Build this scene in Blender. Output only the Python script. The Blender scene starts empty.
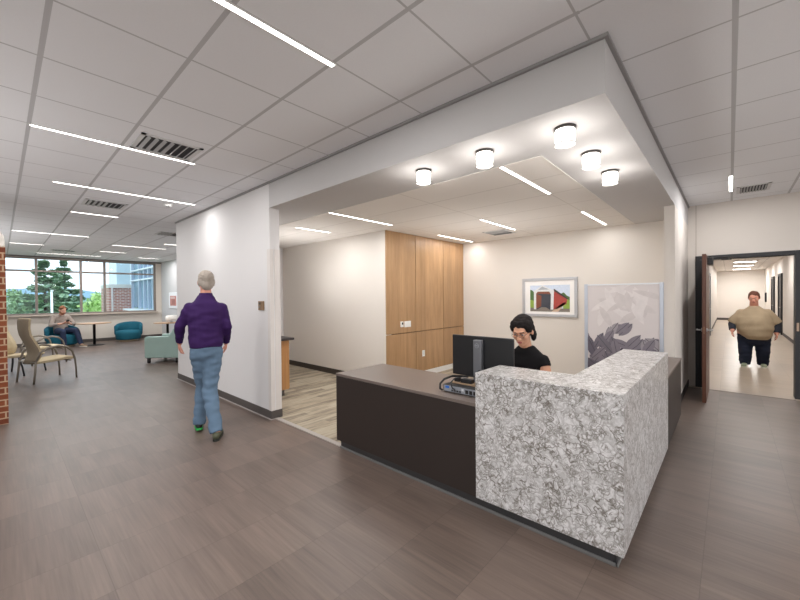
import bpy, bmesh, math, random
from mathutils import Vector, Matrix, Euler, noise
import numpy as np
random.seed(7)
SC = bpy.context.scene
COL = SC.collection
R = math.radians

# ------------------------------------------------------------------ materials
def lin(c):
    out = []
    for v in c[:3]:
        v = v / 255.0
        out.append(v / 12.92 if v <= 0.04045 else ((v + 0.055) / 1.055) ** 2.4)
    return (*out, 1.0)

MATS = {}
class NT:
    def __init__(self, name):
        self.m = bpy.data.materials.new(name); self.m.use_nodes = True
        self.t = self.m.node_tree; self.n = self.t.nodes; self.l = self.t.links
        self.b = self.n['Principled BSDF']
    def node(self, typ, **kw):
        nd = self.n.new(typ)
        for k, v in kw.items(): setattr(nd, k, v)
        return nd
    def put(self, sock, v):
        if hasattr(v, 'is_linked') or isinstance(v, bpy.types.NodeSocket): self.l.new(v, sock)
        else: sock.default_value = v
    def math(self, op, a, b=None, clamp=False):
        nd = self.node('ShaderNodeMath', operation=op); nd.use_clamp = clamp
        self.put(nd.inputs[0], a)
        if b is not None: self.put(nd.inputs[1], b)
        return nd.outputs[0]
    def mix(self, f, a, b, mode='MIX'):
        nd = self.node('ShaderNodeMix', data_type='RGBA', blend_type=mode)
        self.put(nd.inputs[0], f); self.put(nd.inputs[6], a); self.put(nd.inputs[7], b)
        return nd.outputs[2]
    def coords(self, scale=(1, 1, 1), rot=(0, 0, 0), loc=(0, 0, 0), kind='Object'):
        tc = self.node('ShaderNodeTexCoord'); mp = self.node('ShaderNodeMapping')
        mp.inputs['Scale'].default_value = scale; mp.inputs['Rotation'].default_value = rot
        mp.inputs['Location'].default_value = loc
        self.l.new(tc.outputs[kind], mp.inputs['Vector']); return mp.outputs['Vector']
    def noise(self, vec, scale=5, detail=3, rough=.5, dist=0):
        nd = self.node('ShaderNodeTexNoise')
        nd.inputs['Scale'].default_value = scale; nd.inputs['Detail'].default_value = detail
        nd.inputs['Roughness'].default_value = rough; nd.inputs['Distortion'].default_value = dist
        self.l.new(vec, nd.inputs['Vector']); return nd.outputs[0]
    def ramp(self, f, stops, interp='LINEAR'):
        nd = self.node('ShaderNodeValToRGB'); nd.color_ramp.interpolation = interp
        e = nd.color_ramp.elements
        while len(e) < len(stops): e.new(.5)
        for el, (p, c) in zip(e, stops): el.position = p; el.color = c
        self.l.new(f, nd.inputs[0]); return nd.outputs[0]
    def bump(self, h, strength=.2, dist=.01):
        nd = self.node('ShaderNodeBump'); nd.inputs['Strength'].default_value = strength
        nd.inputs['Distance'].default_value = dist
        self.l.new(h, nd.inputs['Height']); self.l.new(nd.outputs[0], self.b.inputs['Normal'])
    def set(self, **kw):
        for k, v in kw.items(): self.put(self.b.inputs[k.replace('_', ' ')], v)

def plain(name, c, rough=.5, metal=0, var=.06, scale=6, bump=0, bscale=60, spec=.5):
    """a paint, plastic, metal or cloth with a little procedural unevenness"""
    if name in MATS: return MATS[name]
    N = NT(name); col = lin(c)
    v = N.coords()
    f = N.noise(v, scale, 3)
    dark = tuple(x * (1 - var) for x in col[:3]) + (1,); lite = tuple(min(1, x * (1 + var)) for x in col[:3]) + (1,)
    N.set(Base_Color=N.mix(f, dark, lite), Roughness=rough, Metallic=metal)
    N.b.inputs['Specular IOR Level'].default_value = spec
    if bump: N.bump(N.noise(v, bscale, 2), bump, .004)
    MATS[name] = N.m; return N.m

def emit(name, c, s):
    N = NT(name); N.set(Base_Color=lin(c), Roughness=.4)
    N.b.inputs['Emission Color'].default_value = lin(c); N.b.inputs['Emission Strength'].default_value = s
    MATS[name] = N.m; return N.m

def m_ceiling(name, ox, oy, tile, tee, split=None, wide=.026, thin=.013, px=.6096, py=.6096):
    N = NT(name)
    g = N.node('ShaderNodeNewGeometry'); s = N.node('ShaderNodeSeparateXYZ'); N.l.new(g.outputs['Position'], s.inputs[0])
    def line(c, off, per, w):
        q = N.math('DIVIDE', N.math('SUBTRACT', c, off), per)
        fr = N.math('ABSOLUTE', N.math('SUBTRACT', N.math('FRACT', N.math('ADD', q, .5)), .5))
        return N.math('LESS_THAN', N.math('MULTIPLY', fr, per), w)
    X, Y = s.outputs[0], s.outputs[1]
    if split is not None:
        r = N.math('LESS_THAN', Y, split)
        wx = N.math('SUBTRACT', wide / 2, N.math('MULTIPLY', r, (wide - thin) / 2))
        wy = N.math('ADD', thin / 2, N.math('MULTIPLY', r, (wide - thin) / 2))
    else: wx, wy = wide / 2, thin / 2
    ln = N.math('MAXIMUM', line(X, ox, px, wx), line(Y, oy, py, wy))
    v = N.coords(kind='Object')
    spk = N.noise(v, 90, 2)
    big = N.noise(v, 1.3, 1)
    a = lin(tile); b = tuple(x * .93 for x in a[:3]) + (1,)
    c = N.mix(N.math('ADD', N.math('MULTIPLY', spk, .5), N.math('MULTIPLY', big, .5)), a, b)
    N.set(Base_Color=N.mix(ln, c, lin(tee)), Roughness=.9)
    N.bump(N.math('SUBTRACT', N.math('MULTIPLY', spk, .25), ln), .25, .004)
    MATS[name] = N.m; return N.m

def m_floor(name, base, ox=.39, oy=.115, lx=.914, ly=.457, rough=.34, contrast=1.0):
    N = NT(name)
    g = N.node('ShaderNodeNewGeometry'); s = N.node('ShaderNodeSeparateXYZ'); N.l.new(g.outputs['Position'], s.inputs[0])
    X, Y = s.outputs[0], s.outputs[1]
    qx = N.math('DIVIDE', N.math('SUBTRACT', X, ox), lx); qy = N.math('DIVIDE', N.math('SUBTRACT', Y, oy), ly)
    def edge(q, per, w):
        fr = N.math('ABSOLUTE', N.math('SUBTRACT', N.math('FRACT', N.math('ADD', q, .5)), .5))
        return N.math('LESS_THAN', N.math('MULTIPLY', fr, per), w)
    ln = N.math('MAXIMUM', edge(qx, lx, .0022), edge(qy, ly, .0022))
    cell = N.node('ShaderNodeCombineXYZ'); N.l.new(N.math('FLOOR', qx), cell.inputs[0]); N.l.new(N.math('FLOOR', qy), cell.inputs[1])
    wn = N.node('ShaderNodeTexWhiteNoise', noise_dimensions='3D'); N.l.new(cell.outputs[0], wn.inputs['Vector'])
    # streaks run along Y; every tile starts its own streak pattern
    mp = N.node('ShaderNodeVectorMath', operation='MULTIPLY'); N.l.new(g.outputs['Position'], mp.inputs[0]); mp.inputs[1].default_value = (70, 2.2, 1)
    ad = N.node('ShaderNodeVectorMath', operation='ADD'); N.l.new(mp.outputs[0], ad.inputs[0])
    sc_ = N.node('ShaderNodeVectorMath', operation='SCALE'); N.l.new(wn.outputs['Color'], sc_.inputs[0]); sc_.inputs['Scale'].default_value = 37
    N.l.new(sc_.outputs[0], ad.inputs[1])
    st = N.noise(ad.outputs[0], 1.0, 3, .6)
    mp2 = N.node('ShaderNodeVectorMath', operation='MULTIPLY'); N.l.new(g.outputs['Position'], mp2.inputs[0]); mp2.inputs[1].default_value = (9, 1.2, 1)
    ad2 = N.node('ShaderNodeVectorMath', operation='ADD'); N.l.new(mp2.outputs[0], ad2.inputs[0]); N.l.new(sc_.outputs[0], ad2.inputs[1])
    st2 = N.noise(ad2.outputs[0], 1.0, 2, .5)
    b = lin(base)
    k = .42 * contrast
    dk = tuple(x * (1 - k) for x in b[:3]) + (1,); lt = tuple(x * (1 + k) for x in b[:3]) + (1,)
    f = N.math('ADD', N.math('MULTIPLY', st, .55), N.math('MULTIPLY', st2, .45))
    f = N.math('ADD', f, N.math('MULTIPLY', N.math('SUBTRACT', wn.outputs['Value'], .5), .15))
    f = N.math('ADD', N.math('MULTIPLY', N.math('SUBTRACT', f, .5), 1.7), .5, clamp=True)
    c = N.mix(f, dk, lt)
    c = N.mix(N.math('MULTIPLY', ln, .45), c, tuple(x * .45 for x in b[:3]) + (1,))
    N.set(Base_Color=c, Roughness=N.math('ADD', rough, N.math('MULTIPLY', st, .12)))
    N.b.inputs['Specular IOR Level'].default_value = .42
    N.bump(N.math('SUBTRACT', N.math('MULTIPLY', st, .5), ln), .08, .002)
    MATS[name] = N.m; return N.m

def m_carpet(name):
    N = NT(name)
    g = N.node('ShaderNodeNewGeometry'); 
    br = N.node('ShaderNodeTexBrick'); br.offset = .37
    N.l.new(g.outputs['Position'], br.inputs['Vector'])
    br.inputs['Scale'].default_value = 1; br.inputs['Brick Width'].default_value = .9; br.inputs['Row Height'].default_value = .11
    br.inputs['Mortar Size'].default_value = 0.0
    br.inputs['Color1'].default_value = (0, 0, 0, 1); br.inputs['Color2'].default_value = (1, 1, 1, 1)
    mp = N.node('ShaderNodeVectorMath', operation='MULTIPLY'); N.l.new(g.outputs['Position'], mp.inputs[0]); mp.inputs[1].default_value = (2.6, 26, 1)
    st = N.noise(mp.outputs[0], 1, 4, .65)
    f = N.math('ADD', N.math('MULTIPLY', st, .85), N.math('MULTIPLY', br.outputs['Color'], .22), clamp=True)
    c = N.ramp(f, [(.30, lin((112, 102, 91))), (.45, lin((138, 128, 114))), (.58, lin((164, 153, 135))), (.72, lin((178, 168, 150))), (.85, lin((138, 130, 118)))])
    fz = N.noise(N.coords(), 300, 2)
    N.set(Base_Color=c, Roughness=.95); N.bump(fz, .4, .004)
    N.b.inputs['Specular IOR Level'].default_value = .1
    MATS[name] = N.m; return N.m

def m_wood(name, c1, c2, axis='Z', scale=1.0, rough=.45, plank=0):
    N = NT(name)
    k = 14 * scale; s = {'X': (1.1, k, k), 'Y': (k, 1.1, k), 'Z': (k, k, 1.1)}[axis]
    v = N.coords(scale=s)
    g = N.noise(v, 1.0, 5, .6, .6)
    v2 = N.coords(scale=tuple(x * 5 for x in s)); g2 = N.noise(v2, 1, 3, .6)
    f = N.math('ADD', N.math('MULTIPLY', g, .75), N.math('MULTIPLY', g2, .25))
    f = N.math('ADD', N.math('MULTIPLY', N.math('SUBTRACT', f, .5), 2.2), .5, clamp=True)
    c = N.mix(f, lin(c1), lin(c2))
    if plank:
        tc = N.node('ShaderNodeTexCoord'); sp = N.node('ShaderNodeSeparateXYZ'); N.l.new(tc.outputs['Object'], sp.inputs[0])
        wn = N.node('ShaderNodeTexWhiteNoise', noise_dimensions='1D'); N.l.new(N.math('FLOOR', N.math('DIVIDE', sp.outputs[0], plank)), wn.inputs['W'])
        c = N.mix(N.math('MULTIPLY', wn.outputs['Value'], .35), c, lin(tuple(x * .86 for x in c1)))
    N.set(Base_Color=c, Roughness=rough); N.bump(g2, .05, .002)
    MATS[name] = N.m; return N.m

def m_stone(name):
    N = NT(name)
    v = N.coords()
    w = N.node('ShaderNodeTexNoise'); w.inputs['Scale'].default_value = 16; w.inputs['Detail'].default_value = 2; N.l.new(v, w.inputs['Vector'])
    sub = N.node('ShaderNodeVectorMath', operation='SUBTRACT'); N.l.new(w.outputs['Color'], sub.inputs[0]); sub.inputs[1].default_value = (.5, .5, .5)
    sc_ = N.node('ShaderNodeVectorMath', operation='SCALE'); N.l.new(sub.outputs[0], sc_.inputs[0]); sc_.inputs['Scale'].default_value = .13
    ad = N.node('ShaderNodeVectorMath', operation='ADD'); N.l.new(v, ad.inputs[0]); N.l.new(sc_.outputs[0], ad.inputs[1])
    def veins(sc, lo, hi):
        vo = N.node('ShaderNodeTexVoronoi', feature='DISTANCE_TO_EDGE'); vo.inputs['Scale'].default_value = sc
        N.l.new(ad.outputs[0], vo.inputs['Vector'])
        mr = N.node('ShaderNodeMapRange'); N.l.new(vo.outputs['Distance'], mr.inputs[0])
        mr.inputs[1].default_value = lo; mr.inputs[2].default_value = hi; mr.inputs[3].default_value = 1; mr.inputs[4].default_value = 0
        return mr.outputs[0]
    a = veins(17, .0, .10); b = veins(34, .0, .15)
    patch = N.ramp(N.noise(v, 9, 2), [(.34, (0.3, .3, .3, 1)), (.54, (1, 1, 1, 1))])
    patch2 = N.ramp(N.noise(v, 15, 2), [(.42, (0, 0, 0, 1)), (.56, (1, 1, 1, 1))])
    cl = N.noise(ad.outputs[0], 30, 3, .6)
    f = N.math('MAXIMUM', N.math('MULTIPLY', a, patch), N.math('MULTIPLY', N.math('MULTIPLY', b, .85), patch2))
    base = N.mix(N.ramp(cl, [(.40, (0, 0, 0, 1)), (.60, (1, 1, 1, 1))]), lin((188, 186, 185)), lin((220, 218, 218)))
    c = N.mix(N.math('MULTIPLY', f, .95), base, lin((90, 81, 68)))
    N.set(Base_Color=c, Roughness=.28); N.b.inputs['Specular IOR Level'].default_value = .5
    MATS[name] = N.m; return N.m

def m_brick(name, c1, c2, mortar, bw=.215, bh=.0755, ms=.011):
    N = NT(name)
    g = N.node('ShaderNodeNewGeometry'); s = N.node('ShaderNodeSeparateXYZ'); N.l.new(g.outputs['Position'], s.inputs[0])
    cb = N.node('ShaderNodeCombineXYZ'); N.l.new(N.math('ADD', s.outputs[0], s.outputs[1]), cb.inputs[0]); N.l.new(s.outputs[2], cb.inputs[1])
    br = N.node('ShaderNodeTexBrick'); N.l.new(cb.outputs[0], br.inputs['Vector'])
    br.inputs['Scale'].default_value = 1; br.inputs['Brick Width'].default_value = bw; br.inputs['Row Height'].default_value = bh
    br.inputs['Mortar Size'].default_value = ms; br.inputs['Mortar Smooth'].default_value = .1
    br.inputs['Color1'].default_value = lin(c1); br.inputs['Color2'].default_value = lin(c2); br.inputs['Mortar'].default_value = lin(mortar)
    nz = N.noise(N.coords(), 40, 3)
    c = N.mix(N.math('MULTIPLY', nz, .35), br.outputs['Color'], lin((70, 30, 20)))
    N.set(Base_Color=c, Roughness=.85); N.bump(N.math('SUBTRACT', N.math('MULTIPLY', nz, .3), br.outputs['Fac']), .5, .008)
    MATS[name] = N.m; return N.m

def m_glass(name, tint=(235, 245, 250), refl=.12):
    N = NT(name)
    N.n.remove(N.b)
    tr = N.node('ShaderNodeBsdfTransparent'); tr.inputs[0].default_value = lin(tint)
    gl = N.node('ShaderNodeBsdfGlossy'); gl.inputs['Roughness'].default_value = .02
    fr = N.node('ShaderNodeFresnel'); fr.inputs[0].default_value = 1.45
    v = N.coords(); wob = N.noise(v, 3, 1)
    mx = N.node('ShaderNodeMixShader')
    N.l.new(N.math('MULTIPLY', fr.outputs[0], N.math('ADD', refl * 4, N.math('MULTIPLY', wob, .05))), mx.inputs[0])
    N.l.new(tr.outputs[0], mx.inputs[1]); N.l.new(gl.outputs[0], mx.inputs[2])
    N.l.new(mx.outputs[0], N.n['Material Output'].inputs[0])
    MATS[name] = N.m; return N.m

# ------------------------------------------------------------------ mesh building
class MB:
    def __init__(self): self.v = []; self.f = []; self.mi = []; self.sm = []
    def add(self, vs, fs, mi=0, sm=False):
        o = len(self.v); self.v += [tuple(p) for p in vs]
        for f in fs: self.f.append([i + o for i in f]); self.mi.append(mi); self.sm.append(sm)
        return self
    def box(self, x0, x1, y0, y1, z0, z1, mi=0, mat=None):
        if x0 > x1: x0, x1 = x1, x0
        if y0 > y1: y0, y1 = y1, y0
        if z0 > z1: z0, z1 = z1, z0
        vs = [(x0, y0, z0), (x1, y0, z0), (x1, y1, z0), (x0, y1, z0), (x0, y0, z1), (x1, y0, z1), (x1, y1, z1), (x0, y1, z1)]
        if mat is not None: vs = [mat @ Vector(p) for p in vs]
        return self.add(vs, [(0, 3, 2, 1), (4, 5, 6, 7), (0, 1, 5, 4), (1, 2, 6, 5), (2, 3, 7, 6), (3, 0, 4, 7)], mi)
    def prism(self, poly, z0, z1, mi=0, mat=None):
        n = len(poly); vs = [(x, y, z0) for x, y in poly] + [(x, y, z1) for x, y in poly]
        if mat is not None: vs = [mat @ Vector(p) for p in vs]
        fs = [tuple(range(n - 1, -1, -1)), tuple(range(n, 2 * n))] + [(i, (i + 1) % n, n + (i + 1) % n, n + i) for i in range(n)]
        return self.add(vs, fs, mi)
    def quad(self, a, b, c, d, mi=0): return self.add([a, b, c, d], [(0, 1, 2, 3)], mi)
    def lathe(self, prof, n=24, c=(0, 0, 0), mi=0, sm=True, mat=None):
        vs = []; fs = []
        for r, z in prof:
            for k in range(n):
                a = 2 * math.pi * k / n; vs.append((c[0] + r * math.cos(a), c[1] + r * math.sin(a), c[2] + z))
        for i in range(len(prof) - 1):
            for k in range(n):
                k2 = (k + 1) % n; fs.append((i * n + k, i * n + k2, (i + 1) * n + k2, (i + 1) * n + k))
        fs.append(tuple(range(n - 1, -1, -1))); fs.append(tuple((len(prof) - 1) * n + k for k in range(n)))
        if mat is not None: vs = [mat @ Vector(p) for p in vs]
        return self.add(vs, fs, mi, sm)
    def tube(self, pts, r, n=8, mi=0, closed=False):
        pts = [Vector(p) for p in pts]; m = len(pts)
        rs = r if isinstance(r, (list, tuple)) else [r] * m
        vs = []; fs = []; up = Vector((0, 0, 1)); prev = None
        for i, p in enumerate(pts):
            t = (pts[min(i + 1, m - 1)] - pts[max(i - 1, 0)]).normalized()
            if prev is None:
                a = t.cross(up); a = a if a.length > .05 else t.cross(Vector((1, 0, 0)))
            else: a = prev - t * prev.dot(t)
            a.normalize(); prev = a; b = t.cross(a)
            for k in range(n):
                q = 2 * math.pi * k / n; vs.append(p + (a * math.cos(q) + b * math.sin(q)) * rs[i])
        for i in range(m - 1):
            for k in range(n):
                k2 = (k + 1) % n; fs.append((i * n + k, i * n + k2, (i + 1) * n + k2, (i + 1) * n + k))
        fs.append(tuple(range(n - 1, -1, -1))); fs.append(tuple((m - 1) * n + k for k in range(n)))
        return self.add(vs, fs, mi, True)
    def ell(self, c, r, rot=None, nu=16, nv=10, mi=0):
        vs = []; fs = []; M = rot or Matrix.Identity(3)
        for j in range(1, nv):
            th = math.pi * j / nv
            for i in range(nu):
                ph = 2 * math.pi * i / nu
                vs.append(Vector(c) + M @ Vector((r[0] * math.sin(th) * math.cos(ph), r[1] * math.sin(th) * math.sin(ph), r[2] * math.cos(th))))
        t = len(vs); vs.append(Vector(c) + M @ Vector((0, 0, r[2]))); vs.append(Vector(c) - M @ Vector((0, 0, r[2])))
        for j in range(nv - 2):
            for i in range(nu):
                i2 = (i + 1) % nu; fs.append((j * nu + i, (j + 1) * nu + i, (j + 1) * nu + i2, j * nu + i2))
        for i in range(nu):
            i2 = (i + 1) % nu; fs.append((t, i, i2)); fs.append((t + 1, (nv - 2) * nu + i2, (nv - 2) * nu + i))
        return self.add(vs, fs, mi, True)
    def cap(self, p1, r1, p2, r2, n=14, flat1=False, flat2=False, flatten=1.0):
        """tapered limb segment; round ends unless flat"""
        p1 = Vector(p1); p2 = Vector(p2); d = (p2 - p1); L = d.length or 1e-4; d = d / L
        a = d.cross(Vector((0, 1, 0))); a = a if a.length > .1 else d.cross(Vector((1, 0, 0))); a.normalize(); b = d.cross(a)
        rings = []
        if not flat1:
            for q in (80, 55, 30): rings.append((p1 - d * r1 * math.sin(R(q)), r1 * math.cos(R(q))))
        for t in (0, .25, .5, .75, 1): rings.append((p1 + d * L * t, r1 + (r2 - r1) * t))
        if not flat2:
            for q in (30, 55, 80): rings.append((p2 + d * r2 * math.sin(R(q)), r2 * math.cos(R(q))))
        vs = []; fs = []
        for c, r in rings:
            for k in range(n):
                q = 2 * math.pi * k / n; vs.append(c + a * math.cos(q) * r + b * math.sin(q) * r * flatten)
        for i in range(len(rings) - 1):
            for k in range(n):
                k2 = (k + 1) % n; fs.append((i * n + k, i * n + k2, (i + 1) * n + k2, (i + 1) * n + k))
        fs.append(tuple(range(n - 1, -1, -1))); fs.append(tuple((len(rings) - 1) * n + k for k in range(n)))
        return self.add(vs, fs, 0, True)
    def mesh(self, name):
        me = bpy.data.meshes.new(name); me.from_pydata(self.v, [], self.f); me.update()
        for p, mi, sm in zip(me.polygons, self.mi, self.sm): p.material_index = mi; p.use_smooth = sm
        bm = bmesh.new(); bm.from_mesh(me); bmesh.ops.recalc_face_normals(bm, faces=bm.faces); bm.to_mesh(me); bm.free()
        return me
    def build(self, name, mat, parent=None, bevel=0, seg=2, sub=0, label=None, local=False, smooth=False):
        me = self.mesh(name)
        for m in (mat if isinstance(mat, (list, tuple)) else [mat]): me.materials.append(m)
        if smooth:
            for p in me.polygons: p.use_smooth = True
        o = bpy.data.objects.new(name, me); COL.objects.link(o)
        if bevel:
            b = o.modifiers.new('bevel', 'BEVEL'); b.width = bevel; b.segments = seg; b.limit_method = 'ANGLE'; b.angle_limit = R(40)
        if sub:
            s = o.modifiers.new('sub', 'SUBSURF'); s.levels = sub; s.render_levels = sub
        attach(o, parent, local)
        if label: o['label'] = label
        return o

def attach(o, parent, local=False):
    """world-space geometry under an unrotated thing keeps its place; local geometry follows the thing"""
    if parent is None: return
    o.parent = parent
    if not local:
        o.matrix_parent_inverse = Matrix.Translation(-Vector(parent.location)) if parent.parent is None else Matrix.Identity(4)

def thing(name, label, cat, loc=(0, 0, 0), rz=0, group=None):
    o = bpy.data.objects.new(name, None); COL.objects.link(o); o.empty_display_size = .1
    o.location = loc; o.rotation_euler = (0, 0, rz); o['label'] = label; o['category'] = cat
    if group: o['group'] = group
    return o
def tag(o, label, cat, group=None):
    o['label'] = label; o['category'] = cat
    if group: o['group'] = group
    return o
def struct(o):
    o['kind'] = 'structure'; return o
def dup(root, loc, rz, label, group=None):
    r = root.copy(); COL.objects.link(r); r.location = loc; r.rotation_euler = (0, 0, rz); r['label'] = label
    if group: r['group'] = group
    for ch in list(root.children):
        c = ch.copy(); COL.objects.link(c); c.parent = r; c.matrix_parent_inverse = ch.matrix_parent_inverse.copy()
        for g in ch.children:
            d = g.copy(); COL.objects.link(d); d.parent = c; d.matrix_parent_inverse = g.matrix_parent_inverse.copy()
    return r

def blob(name, mb, mat, parent, voxel=.008, smooth=6, fac=.5, wrinkle=0, wscale=9):
    """one continuous skin grown over overlapping volumes"""
    me = mb.mesh(name + '_src'); o = bpy.data.objects.new(name + '_src', me); COL.objects.link(o)
    md = o.modifiers.new('r', 'REMESH'); md.mode = 'VOXEL'; md.voxel_size = voxel; md.use_smooth_shade = True
    if smooth:
        sm = o.modifiers.new('s', 'SMOOTH'); sm.iterations = smooth; sm.factor = fac
    dg = bpy.context.evaluated_depsgraph_get(); dg.update()
    nm = bpy.data.meshes.new_from_object(o.evaluated_get(dg)); nm.name = name
    bpy.data.objects.remove(o); bpy.data.meshes.remove(me)
    if wrinkle:
        for v in nm.vertices:
            k = noise.noise(Vector((v.co.x * wscale, v.co.y * wscale, v.co.z * wscale * 2.2)))
            v.co += v.normal * (wrinkle * k)
    nm.materials.clear(); nm.materials.append(mat)
    for p in nm.polygons: p.use_smooth = True
    ob = bpy.data.objects.new(name, nm); COL.objects.link(ob)
    if parent is not None: ob.parent = parent
    return ob
WORLD = 2.0; EXPO = 0.05; BOUNCE = 42

# ------------------------------------------------------------------ materials used in the building
ZC, ZS = 2.98, 2.66                       # lobby ceiling, soffit underside
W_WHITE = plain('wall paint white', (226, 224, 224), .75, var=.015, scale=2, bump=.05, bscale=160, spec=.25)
W_ROOM = plain('wall paint cream', (222, 216, 209), .75, var=.015, scale=2, bump=.05, bscale=160, spec=.25)
W_DOOR = plain('wall paint warm grey', (215, 208, 201), .75, var=.015, scale=2, bump=.05, bscale=160, spec=.25)
W_LOUNGE = plain('wall paint lounge', (218, 210, 200), .75, var=.015, scale=2, bump=.05, bscale=160, spec=.25)
W_GREY = plain('wall paint pale grey', (206, 206, 208), .75, var=.015, scale=2, spec=.25)
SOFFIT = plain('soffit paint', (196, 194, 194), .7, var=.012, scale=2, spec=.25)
CEIL = m_ceiling('lobby ceiling tiles', 2.0113, .5884, (238, 239, 242), (192, 192, 194), split=.57)
CEILR = m_ceiling('office ceiling tiles', 2.95, 1.49, (232, 227, 222), (206, 200, 194), px=.6096, py=1.2192, wide=.016, thin=.012)
CEILH = m_ceiling('hall ceiling tiles', 8.5, -.43, (226, 221, 216), (190, 186, 182), wide=.02, thin=.02)
FLOOR = m_floor('vinyl tile', (105, 91, 83))
FLOORH = m_floor('vinyl tile hall', (172, 158, 142), contrast=.5, rough=.25)
CARPET = m_carpet('striped carpet')
OAK = m_wood('oak laminate', (156, 120, 84), (196, 158, 117), 'Z', 1.0, .4, plank=.145)
OAK2 = m_wood('oak laminate cabinet', (160, 112, 68), (194, 146, 96), 'Z', 1.0, .42)
CHERRY = m_wood('stained door veneer', (66, 35, 22), (98, 56, 35), 'Z', 1.2, .4)
BASE = plain('rubber base dark grey', (88, 82, 79), .6, spec=.3)
LINE = plain('floor seam light grey', (170, 164, 160), .6)
BROWN = plain('laminate dark brown', (46, 38, 35), .45, var=.03, scale=3, spec=.4)
BROWN_LIT = plain('laminate brown lit top', (108, 97, 91), .38, var=.03, scale=3, spec=.45)  # same brown laminate, its colour lightened for light falling on the top
STONE = m_stone('veined quartz')
BLACK = plain('black plastic', (24, 24, 26), .42)
FRAME = plain('painted steel frame', (46, 46, 49), .45, spec=.4)
STEEL = plain('brushed steel', (185, 186, 188), .3, metal=.9)
ALU = plain('aluminium trim', (190, 195, 206), .35, metal=.35)
WHITEP = plain('white plastic', (236, 236, 234), .4)
GREYM = plain('grey metal', (120, 122, 125), .45, metal=.3)
BRONZE = plain('bronze plate', (150, 118, 86), .4, metal=.4)
BRICK = m_brick('red brick', (142, 76, 42), (116, 56, 30), (196, 166, 136), ms=.008)
CAPST = plain('cast stone cap', (222, 216, 208), .8, bump=.2)
LED = emit('led diffuser', (255, 252, 247), 9.0)
LEDC = emit('glass shade glow', (255, 250, 243), 5.5)
GLASS = m_glass('window glass')
MULL = plain('window frame bronze grey', (132, 122, 116), .5, metal=.2)
SHADOWGAP = plain('panel joint', (92, 66, 42), .7)

def wallbox(name, x0, x1, y0, y1, z0, z1, mat, parent=None):
    return struct(MB().box(x0, x1, y0, y1, z0, z1).build(name, mat, parent))

# ------------------------------------------------------------------ floors and ceilings
wallbox('floor', -8, 7.60, -6, 17.0, -.12, 0, FLOOR)
o = MB().box(2.36, 6.90, .60, 7.75, -.02, .006).build('floor_carpet', CARPET); struct(o)
wallbox('floor_hall', 7.60, 28.1, -1.6, .7, -.12, .0, FLOORH)
struct(MB().box(-8, 7.75, -6, 17.0, ZC, ZC + .1).build('ceiling', CEIL))
struct(MB().box(2.95, 6.9, 1.14, 7.75, ZS + .008, ZS + .06).build('ceiling_office', CEILR))
struct(MB().box(7.85, 28.1, -1.6, .7, 2.80, 2.9).build('ceiling_hall', CEILH))

# ------------------------------------------------------------------ soffit: one drywall band wrapping the office opening
s = MB()
s.box(2.286, 2.95, .516, 4.273, ZS, ZC - .001).box(2.42, 2.95, 4.273, 7.70, ZS, ZC - .001)
s.box(2.95, 5.757, .516, 1.14, ZS, ZC - .001).box(5.757, 6.86, .628, 1.14, ZS, ZC - .001)
s.box(5.757, 7.72, .516, .628, ZS, ZC - .001)
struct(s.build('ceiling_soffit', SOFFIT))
t = MB().box(2.265, 2.286, .495, 7.83, ZC - .02, ZC).box(2.286, 7.72, .495, .516, ZC - .02, ZC)
struct(t.build('trim_1', plain('ceiling angle', (150, 149, 149), .6)))
t = MB().box(2.95, 2.965, 1.125, 7.6, ZS - .004, ZS + .012).box(2.965, 6.86, 1.125, 1.14, ZS - .004, ZS + .012)
struct(t.build('trim_2', plain('ceiling tray trim', (226, 222, 216), .5)))

# ------------------------------------------------------------------ walls
w = MB().box(2.286, 2.42, 4.273, 7.83, 0, ZC).box(2.42, 4.44, 7.70, 7.83, 0, ZC)
struct(w.build('wall_left', W_WHITE))
struct(MB().box(2.278, 2.286, 4.265, 7.835, .004, .105).box(2.286, 2.43, 4.265, 4.273, .004, .105).box(2.286, 4.42, 7.83, 7.838, .004, .105).build('baseboard_left', BASE))
struct(MB().box(2.262, 2.2785, 4.25, 7.85, 0, .006).box(2.278, 2.42, 4.25, 4.265, 0, .006).build('trim_3', LINE))
g = MB().box(2.281, 2.2862, 4.273, 4.335, .105, 2.145).box(2.281, 2.33, 4.268, 4.2732, .105, 2.145).box(2.345, 2.424, 4.268, 4.2732, .105, 2.145)
struct(g.build('trim_4', plain('corner guard vinyl', (220, 214, 210), .45)))
struct(MB().box(2.318, 2.375, 2.96, 4.262, 0, .009).build('trim_5', plain('carpet transition strip', (158, 150, 144), .5)))
wallbox('wall_office_side', 4.44, 4.56, 4.35, 17.0, 0, ZC, W_ROOM)
struct(MB().box(4.43, 4.44, 4.36, 7.7, .006, .11).build('baseboard_office', plain('rubber base black brown', (62, 54, 48), .6)))
wallbox('wall_office_back', 6.86, 6.98, .628, 4.6, 0, ZC - .02, W_ROOM)
wallbox('wall_right', 5.757, 7.72, .516, .628, 0, ZS, W_DOOR)
struct(MB().box(5.757, 7.72, .508, .516, 0, .1).build('baseboard_right', plain('rubber base shadow', (52, 48, 46), .6)))
# oak panelled wall: panels with recessed joints and a white base
p = MB(); G = .006
xs = [4.44, 5.215, 6.10, 6.86]; zs = [.105, .872, ZS + .01]
for i in range(3):
    for k in range(2):
        p.box(xs[i] + (G if i else -.001), xs[i + 1] - G, 4.335, 4.362, zs[k] + G, zs[k + 1] - G)
p.box(4.445, 6.855, 4.358, 4.50, .0, ZS + .01, 1)
struct(p.build('wall_oak_panels', [OAK, SHADOWGAP]))
struct(MB().box(4.5, 6.86, 4.328, 4.345, .006, .105).build('baseboard_oak', WHITEP))
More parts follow.
